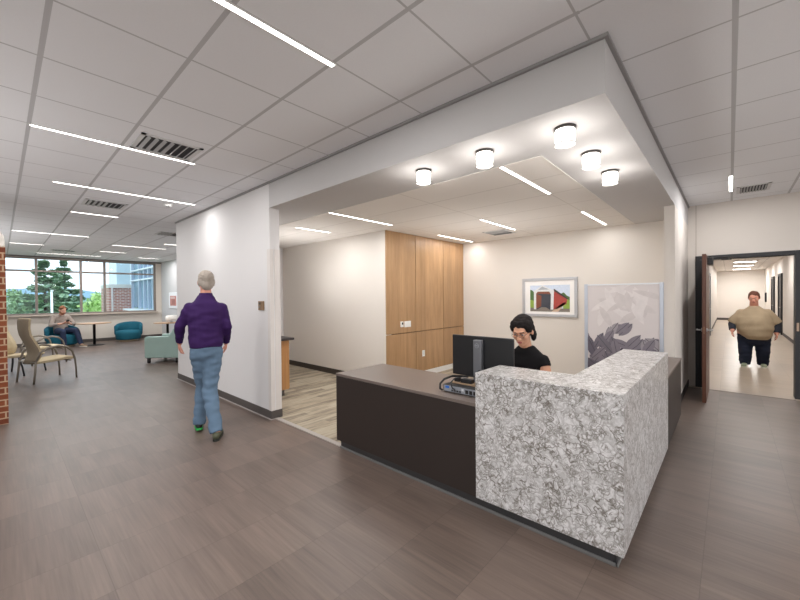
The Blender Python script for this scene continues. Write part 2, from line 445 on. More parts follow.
# door wall with the hall opening
dw = MB().box(7.72, 7.87, .37, 4.6, 0, ZC).box(7.72, 7.87, -.70, .37, 2.082, ZC).box(7.72, 7.87, -6, -.70, 0, ZC)
struct(dw.build('wall_door', W_DOOR))
struct(MB().box(7.716, 7.721, .408, .416, 2.14, ZC).box(7.716, 7.721, -.79, -.782, 2.14, ZC).build('trim_6', plain('wall joint', (168, 158, 148), .7)))
struct(MB().box(7.708, 7.72, -6, -.76, 0, .1).build('baseboard_door', BASE))
# the hall beyond the door
wallbox('wall_hall_left', 7.87, 28.1, .56, .7, 0, 2.8, W_DOOR)
hr = MB().box(7.87, 28.1, -1.6, -1.42, 0, 2.8)
struct(hr.build('wall_hall_right', W_DOOR))
wallbox('wall_hall_end', 28.0, 28.15, -1.6, .7, 0, 2.8, W_ROOM)
struct(MB().box(7.9, 28, -1.42, -1.408, 0, .1).build('baseboard_hall_right', BASE))
struct(MB().box(7.9, 28, .548, .56, 0, .1).build('baseboard_hall_left', BASE))
struct(MB().box(27.985, 28, -1.42, .56, 0, .12).build('baseboard_hall_end', BASE))
struct(MB().box(7.585, 7.62, -.70, .37, 0, .004).build('trim_7', plain('door threshold', (128, 118, 110), .5)))
def hall_door(n, x0, x1, side, dark, h=2.15):
    y = .56 if side > 0 else -1.42; d = -side
    e = bpy.data.objects.new('door_%d' % n, None); COL.objects.link(e); struct(e); e.location = (x0, y, 0)
    fr = MB()
    fr.box(x0 - .09, x0, y - .02, y + d * .05, 0, h + .09).box(x1, x1 + .09, y - .02, y + d * .05, 0, h + .09).box(x0, x1, y - .02, y + d * .05, h, h + .09)
    fr.build('door_frame', FRAME if dark else GREYM, e)
    MB().box(x0, x1, y - .01, y + d * .02, .01, h).build('door_leaf', plain('hall door dark', (38, 36, 38), .5) if dark else plain('hall door pale', (202, 194, 186), .5), e)
    hb = MB().tube([(x0 + .12, y + d * .02, 1.0), (x0 + .12, y + d * .07, 1.0), (x0 + .24, y + d * .07, 1.0)], .011, 8)
    hb.build('door_handle', STEEL, e)
hall_door(2, 19.15, 20.15, -1, True)
hall_door(3, 22.2, 23.2, -1, True)
hall_door(4, 11.3, 12.3, 1, False)
hall_door(5, 16.2, 17.3, 1, False)
tag(MB().box(26.8, 27.05, -1.43, -1.36, 1.05, 1.55).box(26.84, 27.01, -1.36, -1.352, 1.1, 1.5).build('extinguisher_cabinet', BLACK, bevel=.01), 'small dark cabinet on the right wall at the far end of the hall', 'cabinet')
# lounge window wall
ww = MB().box(-8, 4.44, 17.0, 17.18, 0, 1.02).box(-8, 4.44, 17.0, 17.18, 2.93, ZC).box(4.215, 4.44, 17.0, 17.18, 1.02, 2.93)
struct(ww.build('wall_far', W_LOUNGE))
struct(MB().box(-8, 4.44, 16.985, 17.0, 0, .11).build('baseboard_far', BASE))
struct(MB().box(-8, 4.24, 16.86, 17.02, .985, 1.03).build('trim_8', plain('window sill', (196, 182, 170), .5)))
win = bpy.data.objects.new('window_1', None); COL.objects.link(win); struct(win); win.location = (0, 17.05, 1.02)
fr = MB()
mx = [-7.95, -6.2, -4.5, -2.8, -1.2, -.30, .831, 1.953, 2.613, 4.185]
for x in mx: fr.box(x - .033, x + .033, 17.01, 17.12, 1.03, 2.93)
for z in (1.05, 2.49, 2.91): fr.box(-7.95, 4.21, 17.012, 17.115, z - .028, z + .028)
fr.build('window_frame', MULL, win)
MB().box(-7.95, 4.2, 17.06, 17.07, 1.05, 2.92).build('window_pane', GLASS, win)
struct(MB().box(-8, 4.44, 16.95, 17.0, 2.935, ZC).build('trim_9', plain('window head shade box', (112, 108, 106), .6)))
wallbox('wall_far_left', -8.15, -8, 6.63, 17.18, 0, ZC, W_LOUNGE)
wallbox('wall_lounge_return', 4.40, 4.44, 7.84, 17.0, 0, ZC, W_GREY)
# brick pier with a cast stone cap
pier = bpy.data.objects.new('wall_brick_pier', None); COL.objects.link(pier); struct(pier); pier.location = (-.6, 6.63, 0)
MB().box(-1.4, .058, 6.63, 7.35, 0, 2.19).build('brick_shaft', BRICK, pier)
cp = MB(); 
pr_ = [(6.63, 2.19), (7.35, 2.19), (7.35, 2.32), (7.28, 2.40), (6.70, 2.40), (6.63, 2.32)]
vs = [(-1.4, y, z) for y, z in pr_] + [(.056, y, z) for y, z in pr_]
for i in (3, 4): vs[6 + i] = (.015, vs[6 + i][1], vs[6 + i][2])
cp.add(vs, [tuple(range(5, -1, -1)), tuple(range(6, 12))] + [(i, (i + 1) % 6, 6 + (i + 1) % 6, 6 + i) for i in range(6)])
cp.build('stone_cap', CAPST, pier, bevel=.012)

# ------------------------------------------------------------------ ceiling fixtures
def area(x, y, z, sx, sy, power, col=(1, .985, .972), rot=(0, 0, 0), spread=180):
    l = bpy.data.lights.new('lamp', 'AREA'); l.shape = 'RECTANGLE'; l.size = sx; l.size_y = sy; l.energy = power; l.color = col; l.spread = R(spread)
    ob = bpy.data.objects.new('lamp', l); ob.location = (x, y, z); ob.rotation_euler = rot; COL.objects.link(ob); return ob
def linear_light(x0, x1, y, z, label, power, group, w=.034, along='X'):
    L = abs(x1 - x0)
    if along == 'X': c = ((x0 + x1) / 2, y, z); box = (x0, x1, y - w / 2, y + w / 2)
    else: c = (x0, (y + x1) / 2, z)
    t = thing('linear_ceiling_light', label, 'ceiling light', c, 0, group)
    h = MB(); e = .007
    h.box(x0 - e, x1 + e, y - w / 2 - e, y - w / 2, z - .006, z + .004).box(x0 - e, x1 + e, y + w / 2, y + w / 2 + e, z - .006, z + .004)
    h.box(x0 - e, x0, y - w / 2, y + w / 2, z - .006, z).box(x1, x1 + e, y - w / 2, y + w / 2, z - .006, z)
    h.build('housing', plain('fixture white', (228, 227, 225), .5), t)
    MB().box(x0, x1, y - w / 2, y + w / 2, z - .004, z - .001).build('diffuser', LED, t)
    area((x0 + x1) / 2, y, z - .012, L, w, power)
PW = 26
GL = 'linear lights in the lobby and lounge ceiling'
lob = [
 (.20, 1.42, 1.83, 'long linear ceiling light at the top of the picture, nearest in the lobby'),
 (.19, 1.43, 4.265, 'long linear ceiling light beside the large slatted vent'),
 (.46, 2.05, 6.12, 'long linear ceiling light between the large vent and the small vent'),
 (.81, 1.43, 8.01, 'short linear ceiling light just beyond the second slatted vent'),
 (.197, 1.41, 11.0, 'linear ceiling light above the beige lounge chairs'),
 (.19, .81, 13.43, 'short linear ceiling light nearest the brick pier, toward the window'),
 (.80, 2.33, 15.78, 'linear ceiling light closest to the window head, above the seated man'),
 (2.05, 3.29, 12.23, 'linear ceiling light over the lounge, above the green armchair'),
 (2.05, 2.70, 14.07, 'short linear ceiling light in the lounge, above the round table'),
 (3.29, 3.97, 15.41, 'short linear ceiling light above the teal tub chair by the grey wall'),
 (2.95, 4.05, 11.1, 'lounge ceiling light half hidden by the end of the white wall'),
]
for x0, x1, y, lb in lob: linear_light(x0, x1, y, ZC, lb, PW * (x1 - x0) / 1.24 * (.5 if y == 6.12 else .8 if y == 4.265 else 1.25 if y > 9 else 1), GL)
GR = 'linear lights in the office ceiling'
off = [
 (2.97, 4.14, 1.49, 'long linear office light nearest the cylinder lights'),
 (5.35, 6.62, 1.49, 'linear office light nearest the back wall, right of the others'),
 (4.82, 6.00, 2.745, 'linear office light in the middle, above the seated woman'),
 (5.49, 6.70, 4.01, 'linear office light right in front of the oak panels'),
 (2.97, 4.20, 3.97, 'long linear office light left of the oak panels'),
 (3.24, 3.91, 5.20, 'short linear office light at the far left, beside the white wall end'),
]
for x0, x1, y, lb in off: linear_light(x0, x1, y, ZS + .008, lb, (6.5 if x0 > 5 and y < 2 else 10 if y < 2 else 16 if y < 3 else 20 if y < 3.99 else 26 if y > 5 else 8) * (x1 - x0) / 1.24, GR)
linear_light(6.06, 6.97, -.01, ZC, 'single linear light in the right ceiling, above the hall door', 16, GL)
# unseen fill lamps pointing up, added to brighten the ceilings
UPW = (math.pi, 0, 0)
area(-1.6, -1.2, 1.1, 1.6, 1.6, BOUNCE, (1, .985, .97), UPW, 170)
area(-1.5, 4.5, .9, 1.6, 1.6, BOUNCE * .8, (1, .985, .97), UPW, 170)
area(4.2, -2.6, 1.0, 1.4, 1.4, BOUNCE * .35, (1, .975, .95), UPW, 170)
area(3.6, 5.9, .8, .8, .8, BOUNCE * .20, (1, .98, .96), UPW, 100)
area(5.2, 2.9, 1.2, 1.0, 1.0, BOUNCE * .25, (1, .98, .96), UPW, 170)
area(-2.4, 11.5, .8, 2.2, 2.2, BOUNCE * 2.6, (1, 1, 1), UPW, 170)
# fill lamps without fixtures, added out of view at ceiling height
for i, (x, y) in enumerate([(-2.2, 4.26), (-2.2, 1.83), (.8, -1.2), (3.6, -1.8), (-2.2, -1.2), (4.2, -3.6), (.8, -3.6)]):
    area(x, y, ZC - .012, 1.24, .06, PW)

def cylinder_light(x, y, label):
    t = thing('cylinder_light', label, 'ceiling light', (x, y, ZS), 0, 'cylinder lights under the soffit')
    MB().lathe([(.066, -.018), (.070, -.016), (.070, 0), (.02, 0)], 28, (x, y, ZS)).build('canopy', plain('dark nickel ring', (92, 88, 86), .35, metal=.6), t)
    MB().lathe([(.05, -.108), (.057, -.107), (.062, -.100), (.062, -.018), (.05, -.016)], 28, (x, y, ZS)).build('glass_shade', LEDC, t)
    MB().lathe([(.0615, -.114), (.064, -.114), (.064, -.104), (.0615, -.104)], 28, (x, y, ZS)).build('rim', plain('clear rim', (225, 224, 222), .2), t)
    l = bpy.data.lights.new('lamp', 'POINT'); l.energy = 5.0; l.color = (1, .96, .91); l.shadow_soft_size = .09
    ob = bpy.data.objects.new('lamp', l); ob.location = (x, y, ZS - .17); COL.objects.link(ob)
for x, y, lb in [(2.578, .823, 'cylinder ceiling light at the soffit corner, nearest of the five'),
                 (2.561, 1.418, 'cylinder ceiling light second from the left under the soffit'),
                 (2.568, 2.031, 'leftmost cylinder ceiling light under the soffit'),
                 (3.174, .817, 'cylinder ceiling light in the middle of the row along the right edge'),
                 (3.772, .812, 'cylinder ceiling light farthest right, toward the back wall')]: cylinder_light(x, y, lb)

def vent(x, y, z, sx, sy, label, slats=7, group='ceiling air vents', axis='Y'):
    t = thing('ceiling_vent', label, 'vent', (x, y, z), 0, group)
    f = MB(); b = .035
    f.box(x - sx / 2, x + sx / 2, y - sy / 2, y - sy / 2 + b, z - .008, z).box(x - sx / 2, x + sx / 2, y + sy / 2 - b, y + sy / 2, z - .008, z)
    f.box(x - sx / 2, x - sx / 2 + b, y - sy / 2, y + sy / 2, z - .008, z).box(x + sx / 2 - b, x + sx / 2, y - sy / 2, y + sy / 2, z - .008, z)
    f.build('vent_frame', plain('vent white', (214, 214, 214), .5), t)
    MB().box(x - sx / 2 + b, x + sx / 2 - b, y - sy / 2 + b, y + sy / 2 - b, z - .0015, z - .0005).build('vent_duct', plain('vent dark', (58, 58, 60), .8), t)
    s_ = MB(); n = slats
    for k in range(n):
        if axis == 'Y':
            xx = x - sx / 2 + b + (k + .5) * (sx - 2 * b) / n
            s_.box(-.014, .014, -(sy / 2 - b), sy / 2 - b, -.0015, .0015, 0, Matrix.Translation((xx, y, z - .011)) @ Matrix.Rotation(R(35 if k < n / 2 else -35), 4, 'Y'))
        else:
            yy = y - sy / 2 + b + (k + .5) * (sy - 2 * b) / n
            s_.box(-(sx / 2 - b), sx / 2 - b, -.012, .012, -.0015, .0015, 0, Matrix.Translation((x, yy, z - .011)) @ Matrix.Rotation(R(-40), 4, 'X'))
    s_.build('vent_slats', plain('vent slat', (176, 176, 177), .5), t)
vent(1.10, 3.99, ZC, .50, .44, 'large slatted air vent behind the near linear light')
vent(1.10, 7.05, ZC, .50, .46, 'second slatted air vent further down the lobby ceiling')
vent(1.3, 14.6, ZC, .55, .40, 'slatted air vent over the lounge, near the window')
vent(2.6, 9.3, ZC, .5, .5, 'dark slatted air vent partly hidden by the white wall end')
vent(7.0, -.24, ZC, .44, .34, 'grey return air grille in the right ceiling near the door wall', 9, axis='X')
vent(6.05, 3.07, ZS + .008, .45, .42, 'small air vent in the office ceiling near the back wall')
t = thing('smoke_detector', 'small round smoke detector on the lobby ceiling', 'smoke detector', (1.75, 6.35, ZC))
MB().lathe([(.03, -.045), (.052, -.036), (.058, -.012), (.062, 0)], 20, (1.75, 6.35, ZC)).build('housing', WHITEP, t)
MB().lathe([(.02, -.05), (.028, -.046), (.028, -.044)], 16, (1.75, 6.35, ZC)).build('sensor', GREYM, t)
for i, x in enumerate((20.2, 23.0, 26.2)):
    t = thing('hall_ceiling_light', ['hall ceiling light nearest the door', 'middle one of the three hall ceiling lights', 'hall ceiling light farthest down the hall'][i], 'ceiling light', (x, -.46, 2.8), 0, 'hall ceiling lights')
    MB().box(x - .17, x + .17, -.82, -.10, 2.785, 2.80).build('housing', plain('fixture white', (228, 227, 225), .5), t)
    MB().box(x - .14, x + .14, -.79, -.13, 2.780, 2.786).build('diffuser', LED, t)
for x, w_ in ((9.5, 34), (13, 34), (16.5, 34), (20.2, 36), (23, 40), (26.2, 60)): area(x, -.45, 2.77, .5, .8, w_)

# ------------------------------------------------------------------ reception desk
DX, DY = 2.271, .4275
desk = thing('reception_desk', 'L-shaped dark brown reception desk with a raised veined stone corner counter', 'desk', (DX, DY, 0))
MB().box(2.276, 2.302, 1.345, 2.947, .091, .742).build('front_panel', BROWN, desk, bevel=.002)
MB().box(4.187, 5.467, .432, .458, .091, .742).build('side_panel', BROWN, desk, bevel=.002)
e_ = MB().box(2.302, 2.93, 2.92, 2.947, .091, .742)
e_.build('end_panel', BROWN, desk, bevel=.002)
MB().box(5.44, 5.467, .458, 1.09, .091, .742).build('end_panel', BROWN, desk, bevel=.002)
ct = MB().prism([(2.271, 1.34), (2.64, 1.34), (2.64, .80), (4.18, .80), (4.18, .4275), (5.467, .4275), (5.467, 1.10), (2.94, 1.10), (2.94, 2.947), (2.271, 2.947)], .742, .767)
ct.build('counter_top', BROWN_LIT, desk, bevel=.002)
st = MB().prism([(2.271, .4275), (4.187, .4275), (4.187, .79), (2.645, .79), (2.645, 1.345), (2.271, 1.345)], .091, .9875)
st.build('stone_counter', STONE, desk, bevel=.003)
kk = MB().prism([(2.330, .485), (2.316, .50), (2.316, 2.93), (2.37, 2.93), (2.37, .54), (5.44, .54), (5.44, .47), (2.335, .47), (2.322, .475)], 0, .091)
kk.build('toe_kick', plain('toe kick charcoal', (56, 55, 56), .5), desk)
ks = MB().box(2.306, 2.316, .475, 2.94, 0, .022).box(2.306, 5.44, .462, .47, 0, .022)
ks.build('kick_strip', plain('kick strip grey', (108, 107, 106), .4), desk, bevel=.004)

# monitor, seen from behind
mon = thing('computer_monitor', 'black computer monitor seen from behind on the reception desk', 'monitor', (2.72, 1.548, .767))
MB().box(2.712, 2.738, 1.262, 1.834, .842, 1.192).build('screen_case', plain('monitor black', (22, 22, 25), .38), mon, bevel=.006)
MB().box(2.738, 2.7395, 1.272, 1.824, .86, 1.182).build('display', plain('display dark', (14, 16, 20), .2), mon)
MB().box(2.665, 2.713, 1.522, 1.598, .78, 1.165).build('stand_column', plain('monitor stand grey', (112, 113, 118), .4, metal=.4), mon, bevel=.008)
MB().box(2.60, 2.80, 1.44, 1.66, .767, .781).build('stand_base', plain('monitor stand grey', (112, 113, 118), .4), mon, bevel=.004)
lg = MB()
n = 24
for k in range(n):
    a0, a1 = 2 * math.pi * k / n, 2 * math.pi * (k + 1) / n
    P = lambda a, r: (2.6635, 1.56 + r * math.cos(a), 1.118 + r * math.sin(a))
    lg.quad(P(a0, .017), P(a1, .017), P(a1, .019), P(a0, .019))
LOGO = plain('logo silver', (178, 180, 186), .3)
lgo = lg.build('logo_ring', LOGO, mon)
cu = bpy.data.curves.new('logo_text', 'FONT'); cu.body = 'DELL'; cu.size = .0125; cu.align_x = 'CENTER'; cu.align_y = 'CENTER'; cu.extrude = .0002
tx_ = bpy.data.objects.new('logo_text_src', cu); COL.objects.link(tx_)
dg = bpy.context.evaluated_depsgraph_get(); tme = bpy.data.meshes.new_from_object(tx_.evaluated_get(dg)); bpy.data.objects.remove(tx_)
tme.materials.clear(); tme.materials.append(LOGO)
to = bpy.data.objects.new('logo_letters', tme); COL.objects.link(to)
to.parent = mon; to.location = (2.6638 - 2.72, .012, 1.118 - .767); to.rotation_euler = (R(90), 0, R(-90))
MB().lathe([(.005, 0), (.022, 0), (.022, .02), (.005, .02)], 20, mat=Matrix.Translation((2.664, 1.525, .90)) @ Matrix.Rotation(R(-90), 4, 'Y')).build('cable_clip', BLACK, mon)

pc = thing('mini_computer', 'small flat desktop computer with blue and silver rear ports under the monitor', 'computer', (2.45, 1.53, .767))
MB().box(2.40, 2.58, 1.37, 1.715, .771, .826).build('case', plain('computer case black', (34, 35, 38), .5), pc, bevel=.004)
rp = MB().box(2.397, 2.401, 1.38, 1.705, .776, .822)
rp.build('rear_panel', plain('port panel silver', (150, 154, 162), .4, metal=.4), pc)
PB, PG_ = plain('port blue', (40, 104, 190), .4), plain('port grey', (205, 208, 212), .4)
for y0, y1, z0, z1, m_ in [(1.655, 1.69, .80, .818, PB), (1.52, 1.54, .797, .815, PG_)] + [(1.545 + k * .024, 1.562 + k * .024, .782, .794, BLACK) for k in range(4)] + [(1.41 + k * .035, 1.435 + k * .035, .782, .81, BLACK) for k in range(3)]:
    MB().box(2.394, 2.398, y0, y1, z0, z1).build('port', m_, pc)
for k in range(2): MB().box(2.42, 2.56, 1.40 + k * .26, 1.42 + k * .26, .767, .771).build('foot', BLACK, pc)
tr = thing('wire_tray', 'small tan box with plugs lying on the desktop computer', 'box', (2.49, 1.55, .826))
MB().box(2.47, 2.56, 1.46, 1.68, .826, .840).build('tray', plain('tan cardboard', (150, 126, 100), .7), tr, bevel=.003)
MB().box(2.475, 2.52, 1.50, 1.60, .840, .872).build('plug', BLACK, tr, bevel=.004)
MB().box(2.475, 2.52, 1.62, 1.66, .840, .870).build('plug', BLACK, tr, bevel=.004)
cb = MB(); cb.tube([(2.41, 1.725, .775), (2.40, 1.745, .782), (2.41, 1.752, .82), (2.46, 1.748, .85), (2.55, 1.73, .862), (2.64, 1.70, .85), (2.70, 1.67, .838)], .009, 8)
tag(cb.build('power_cable', BLACK), 'thick black cable looping from the desktop computer up to the monitor', 'cable')
cb = MB(); cb.tube([(2.396, 1.60, .80), (2.375, 1.61, .81), (2.38, 1.63, .85), (2.44, 1.64, .87), (2.55, 1.60, .88), (2.66, 1.56, .86)], .0045, 8)
tag(cb.build('video_cable', BLACK), 'thin black cable behind the monitor, right of the looping cable', 'cable')

# privacy screen with a printed leaf pattern
scn = thing('privacy_screen', 'frosted privacy panel printed with grey leaves behind the stone counter', 'screen', (5.757, 1.10, 0))
ps = MB().box(5.750, 5.764, .675, 1.532, .07, 1.665)
FROST = plain('frosted panel', (214, 206, 205), .35, var=.03, scale=4)
ps.build('frosted_panel', FROST, scn)
for y in (.652, 1.552):
    MB().box(5.737, 5.777, y - .021, y + .021, .006, 1.685).build('post', ALU, scn, bevel=.003)
MB().box(5.742, 5.772, .673, 1.531, 1.663, 1.682).build('top_rail', plain('aluminium light', (226, 228, 232), .35, metal=.2), scn, bevel=.002)
MB().box(5.742, 5.772, .673, 1.531, .07, .09).build('bottom_rail', ALU, scn)
rng = random.Random(11)
leaf = MB(); tones = [(98, 92, 104), (112, 106, 116), (128, 121, 130), (154, 147, 152), (207, 199, 198), (221, 214, 213), (64, 60, 70)]
def leaf_shape(cy, cz, L, W, ang, mi, x):
    pts = []
    for k in range(7):
        t = k / 6; w_ = W * math.sin(math.pi * t) ** .75
        pts.append((t * L - L / 2, w_ / 2))
    up_ = pts; lo = [(a, -b) for a, b in pts[::-1][1:-1]]
    ca, sa = math.cos(ang), math.sin(ang); V_ = []
    for a, b in up_ + lo:
        y = cy + a * ca - b * sa; z = cz + a * sa + b * ca
        V_.append((x, min(1.528, max(.68, y)), min(1.66, max(.095, z))))
    leaf.add(V_, [tuple(range(len(V_)))], mi)
    if mi < 4:
        o_ = [(p[0] - .00002, cy + (p[1] - cy) * .96, cz + (p[2] - cz) * .96) for p in (V_[0], V_[6])]
        nx, nz = -sa * .003, ca * .003
        q_ = [(o_[0][0], o_[0][1] + nx * s1, o_[0][2] + nz * s1) for s1 in (1, -1)] + [(o_[1][0], o_[1][1] + nx * s1, o_[1][2] + nz * s1) for s1 in (-1, 1)]
        leaf.add(q_, [(0, 1, 2, 3)], 6)
k = 0
TOPZ = lambda y: 1.0 + .16 * math.exp(-((y - 1.02) / .2) ** 2) - (.10 if y > 1.36 else 0) - (.10 if y < .82 else 0)
ys_ = [.676 + i * (1.531 - .676) / 24 for i in range(25)]
for a_, b_ in zip(ys_, ys_[1:]): leaf.quad((5.7497, a_, .09), (5.7497, b_, .09), (5.7497, b_, TOPZ(b_) - .34), (5.7497, a_, TOPZ(a_) - .34), 6 if a_ > .8 else 0)
for i in range(105):
    y = rng.uniform(.70, 1.52)
    topz = 1.02 + .14 * math.exp(-((y - 1.02) / .22) ** 2) - (.10 if y > 1.36 else 0) - (.10 if y < .82 else 0)
    z = rng.uniform(.12, topz - .05)
    m = rng.choice([0, 1, 1, 2] if y > 1.2 else [1, 2, 2, 3])
    if z > topz - .06: m = min(3, m + 1)
    k += 1; leaf_shape(y, z, rng.uniform(.22, .32), rng.uniform(.095, .12), rng.uniform(.3, 2.84), m, 5.7495 - .00006 * k)
for i in range(26):
    k += 1; leaf_shape(rng.uniform(.74, 1.48), rng.uniform(1.22, 1.62), rng.uniform(.25, .42), rng.uniform(.06, .1), rng.uniform(.3, 2.8), 4 if i % 2 else 5, 5.7495 - .00006 * k)
leaf.build('leaf_print', [plain('leaf print %d' % i, c, .4, var=.12, scale=14) for i, c in enumerate(tones)], scn)

# framed picture on the office back wall: a generic covered bridge print
pic = thing('framed_picture', 'silver framed picture of a red covered bridge on the office back wall', 'picture', (6.86, 2.485, 1.49))
PY0, PY1, PZ0, PZ1 = 1.985, 2.985, 1.13, 1.85
f = MB(); b = .05
f.box(6.825, 6.86, PY0, PY1, PZ0, PZ0 + b).box(6.825, 6.86, PY0, PY1, PZ1 - b, PZ1).box(6.825, 6.86, PY0, PY0 + b, PZ0 + b, PZ1 - b).box(6.825, 6.86, PY1 - b, PY1, PZ0 + b, PZ1 - b)
f.build('frame', plain('silver frame', (186, 186, 190), .35, metal=.3), pic, bevel=.004)
MB().box(6.842, 6.858, PY0 + b, PY1 - b, PZ0 + b, PZ1 - b).build('mat_board', plain('mat board white', (240, 238, 236), .7), pic)
ar = MB(); AY0, AY1, AZ0, AZ1 = 2.115, 2.835, 1.225, 1.715
def apoly(pts, mi, lift):
    ar.add([(6.8415 - lift * .0003, AY1 - u * (AY1 - AY0), AZ0 + v * (AZ1 - AZ0)) for u, v in pts], [tuple(range(len(pts)))], mi)
apoly([(0, 0), (1, 0), (1, 1), (0, 1)], 0, 0)                                      # sky
apoly([(0, .12), (.13, .12), (.13, .70), (.05, .82), (0, .84)], 2, 1)              # foliage left
apoly([(0, .10), (.14, .10), (.14, .40), (0, .45)], 3, 2)
apoly([(.72, .30), (1, .30), (1, .55), (.93, .60), (.86, .72), (.76, .66)], 2, 1)  # foliage right
apoly([(.84, .10), (1, .10), (1, .42), (.92, .50), (.84, .34)], 3, 2)
apoly([(0, 0), (1, 0), (1, .12), (0, .14)], 4, 3)                                  # road
apoly([(.55, 0), (.72, .0), (.92, .36), (.84, .34)], 5, 4)
apoly([(.60, .78), (.94, .46), (.97, .49), (.62, .86)], 8, 4)                      # side roof
apoly([(.60, .10), (.62, .78), (.94, .46), (.92, .30), (.70, .10)], 6, 4)          # red side
apoly([(.10, .08), (.60, .08), (.62, .80), (.32, 1.0), (.10, .78)], 7, 5)          # pale portal
apoly([(.20, .82), (.32, .95), (.50, .84)], 9, 6)
apoly([(.16, .08), (.53, .08), (.54, .66), (.16, .68)], 10, 6)                     # opening
apoly([(.16, .10), (.29, .20), (.30, .60), (.16, .68)], 11, 7)
apoly([(.16, .68), (.54, .66), (.50, .76), (.20, .76)], 11, 7)
apoly([(.20, .08), (.50, .08), (.42, .16), (.30, .17)], 4, 8)
ar.build('printed_image', [plain('print %d' % i, c, .5, var=.15, scale=40) for i, c in enumerate(
    [(206, 218, 236), (90, 120, 60), (74, 106, 58), (140, 168, 70), (128, 120, 112), (206, 176, 150), (168, 66, 58), (222, 224, 226), (60, 54, 54), (170, 176, 184), (62, 64, 74), (132, 76, 56)])], pic)

# small things on the walls
tg = thing('thermostat', 'small white thermostat with a dark display on the oak panels', 'thermostat', (4.83, 4.335, 1.03))
MB().box(4.78, 4.845, 4.312, 4.338, .985, 1.085).build('housing', WHITEP, tg, bevel=.005)
MB().box(4.795, 4.83, 4.309, 4.313, 1.03, 1.07).build('display', BLACK, tg)
sw = thing('light_switch', 'wide white three-gang switch plate right of the thermostat', 'light switch', (4.96, 4.335, 1.02))
MB().box(4.885, 5.06, 4.326, 4.335, .975, 1.085).build('switch_plate', WHITEP, sw, bevel=.003)
for k in range(3): MB().box(4.907 + k * .05, 4.937 + k * .05, 4.321, 4.327, .998, 1.062).build('rocker', WHITEP, sw, bevel=.002)
ou = thing('wall_outlet', 'single white wall outlet low on the oak panels', 'outlet', (5.43, 4.335, .44))
MB().box(5.39, 5.465, 4.327, 4.335, .385, .50).build('outlet_plate', WHITEP, ou, bevel=.003)
for z in (.418, .456): MB().box(5.408, 5.447, 4.324, 4.328, z, z + .028).build('socket', plain('socket white', (214, 214, 212), .4), ou, bevel=.002)
cr = thing('wall_plate', 'small bronze wall plate with two buttons beside the office opening', 'wall plate', (2.286, 4.497, 1.43))
MB().box(2.272, 2.286, 4.425, 4.57, 1.372, 1.49).build('plate', BRONZE, cr, bevel=.004)
MB().box(2.266, 2.273, 4.50, 4.548, 1.445, 1.475).build('button', plain('bronze dark button', (86, 66, 50), .4), cr, bevel=.002)
MB().box(2.266, 2.273, 4.50, 4.548, 1.40, 1.43).build('button', plain('bronze grey button', (138, 122, 108), .4), cr, bevel=.002)

# low cabinet behind the end of the white wall
cab = thing('base_cabinet', 'oak base cabinet with dark counter just inside the office opening', 'cabinet', (2.75, 5.8, 0))
MB().box(2.43, 3.03, 5.12, 7.2, .10, .868).build('carcass', OAK2, cab)
MB().box(2.43, 2.97, 5.15, 7.2, .006, .10).build('toe_kick', BASE, cab)
for k in range(4):
    d_ = MB().box(3.03, 3.05, 5.13 + k * .515, 5.635 + k * .515, .11, .86).build('door', OAK2, cab, bevel=.002)
    MB().tube([(3.05, 5.16 + k * .515, .70), (3.075, 5.16 + k * .515, .70), (3.075, 5.16 + k * .515, .82), (3.05, 5.16 + k * .515, .82)], .005, 6).build('pull', STEEL, d_)
tag(MB().box(2.43, 3.10, 5.06, 7.25, .868, .905).build('cabinet_worktop', plain('dark worktop', (58, 52, 52), .4), bevel=.004), 'dark worktop lying on the oak cabinet inside the office opening', 'worktop')

# the open wooden door at the end of the right wall
door = bpy.data.objects.new('door_1', None); COL.objects.link(door); struct(door); door.location = (7.66, .27, 0)
LX0, LX1, LY0, LY1 = 6.60, 7.66, .243, .288
MB().box(LX0, LX1, LY0, LY1, .006, 2.085).build('door_leaf', CHERRY, door, bevel=.002)
fm = MB()
fm.box(7.695, 7.885, .37, .42, 0, 2.145).box(7.695, 7.885, .32, .37, 0, 2.08).box(7.695, 7.885, -.695, .37, 2.082, 2.145).box(7.695, 7.885, -.75, -.697, 0, 2.145)
fm.build('door_frame', FRAME, door, bevel=.002)
for sgn, y in ((-1, LY0), (1, LY1)):
    h = MB(); h.lathe([(.004, 0), (.027, 0), (.027, .012), (.004, .012)], 18, mat=Matrix.Translation((LX0 + .07, y, 1.02)) @ Matrix.Rotation(R(90 * -sgn), 4, 'X'))
    h.tube([(LX0 + .07, y, 1.02), (LX0 + .07, y + sgn * .055, 1.02), (LX0 + .085, y + sgn * .062, 1.02), (LX0 + .19, y + sgn * .062, 1.02)], .010, 8)
    h.build('door_handle', STEEL, door)
MB().box(LX0 - .0015, LX0 + .001, LY0 + .012, LY1 - .012, .97, 1.07).build('latch_plate', plain('latch bronze', (116, 84, 64), .4, metal=.5), door)
MB().box(6.93, 7.26, LY0 - .062, LY0, 1.955, 2.06).build('closer_body', plain('closer black', (30, 29, 30), .4), door, bevel=.006)
ca = MB().tube([(7.10, LY0 - .03, 2.068), (7.40, -.04, 2.074), (7.70, .02, 2.078)], .011, 6)
ca.box(7.06, 7.14, LY0 - .055, LY0 - .01, 2.058, 2.08).box(7.66, 7.72, -.02, .10, 2.06, 2.10)
ca.build('closer_arm', plain('closer black', (30, 29, 30), .4), door)
for z in (.25, 1.06, 1.86): MB().tube([(7.675, .30, z - .055), (7.675, .30, z + .055)], .009, 8).build('hinge', STEEL, door)
MB().box(7.693, 7.697, -.735, -.712, .98, 1.10).build('strike_plate', plain('strike bronze', (176, 150, 128), .35, metal=.5), door)

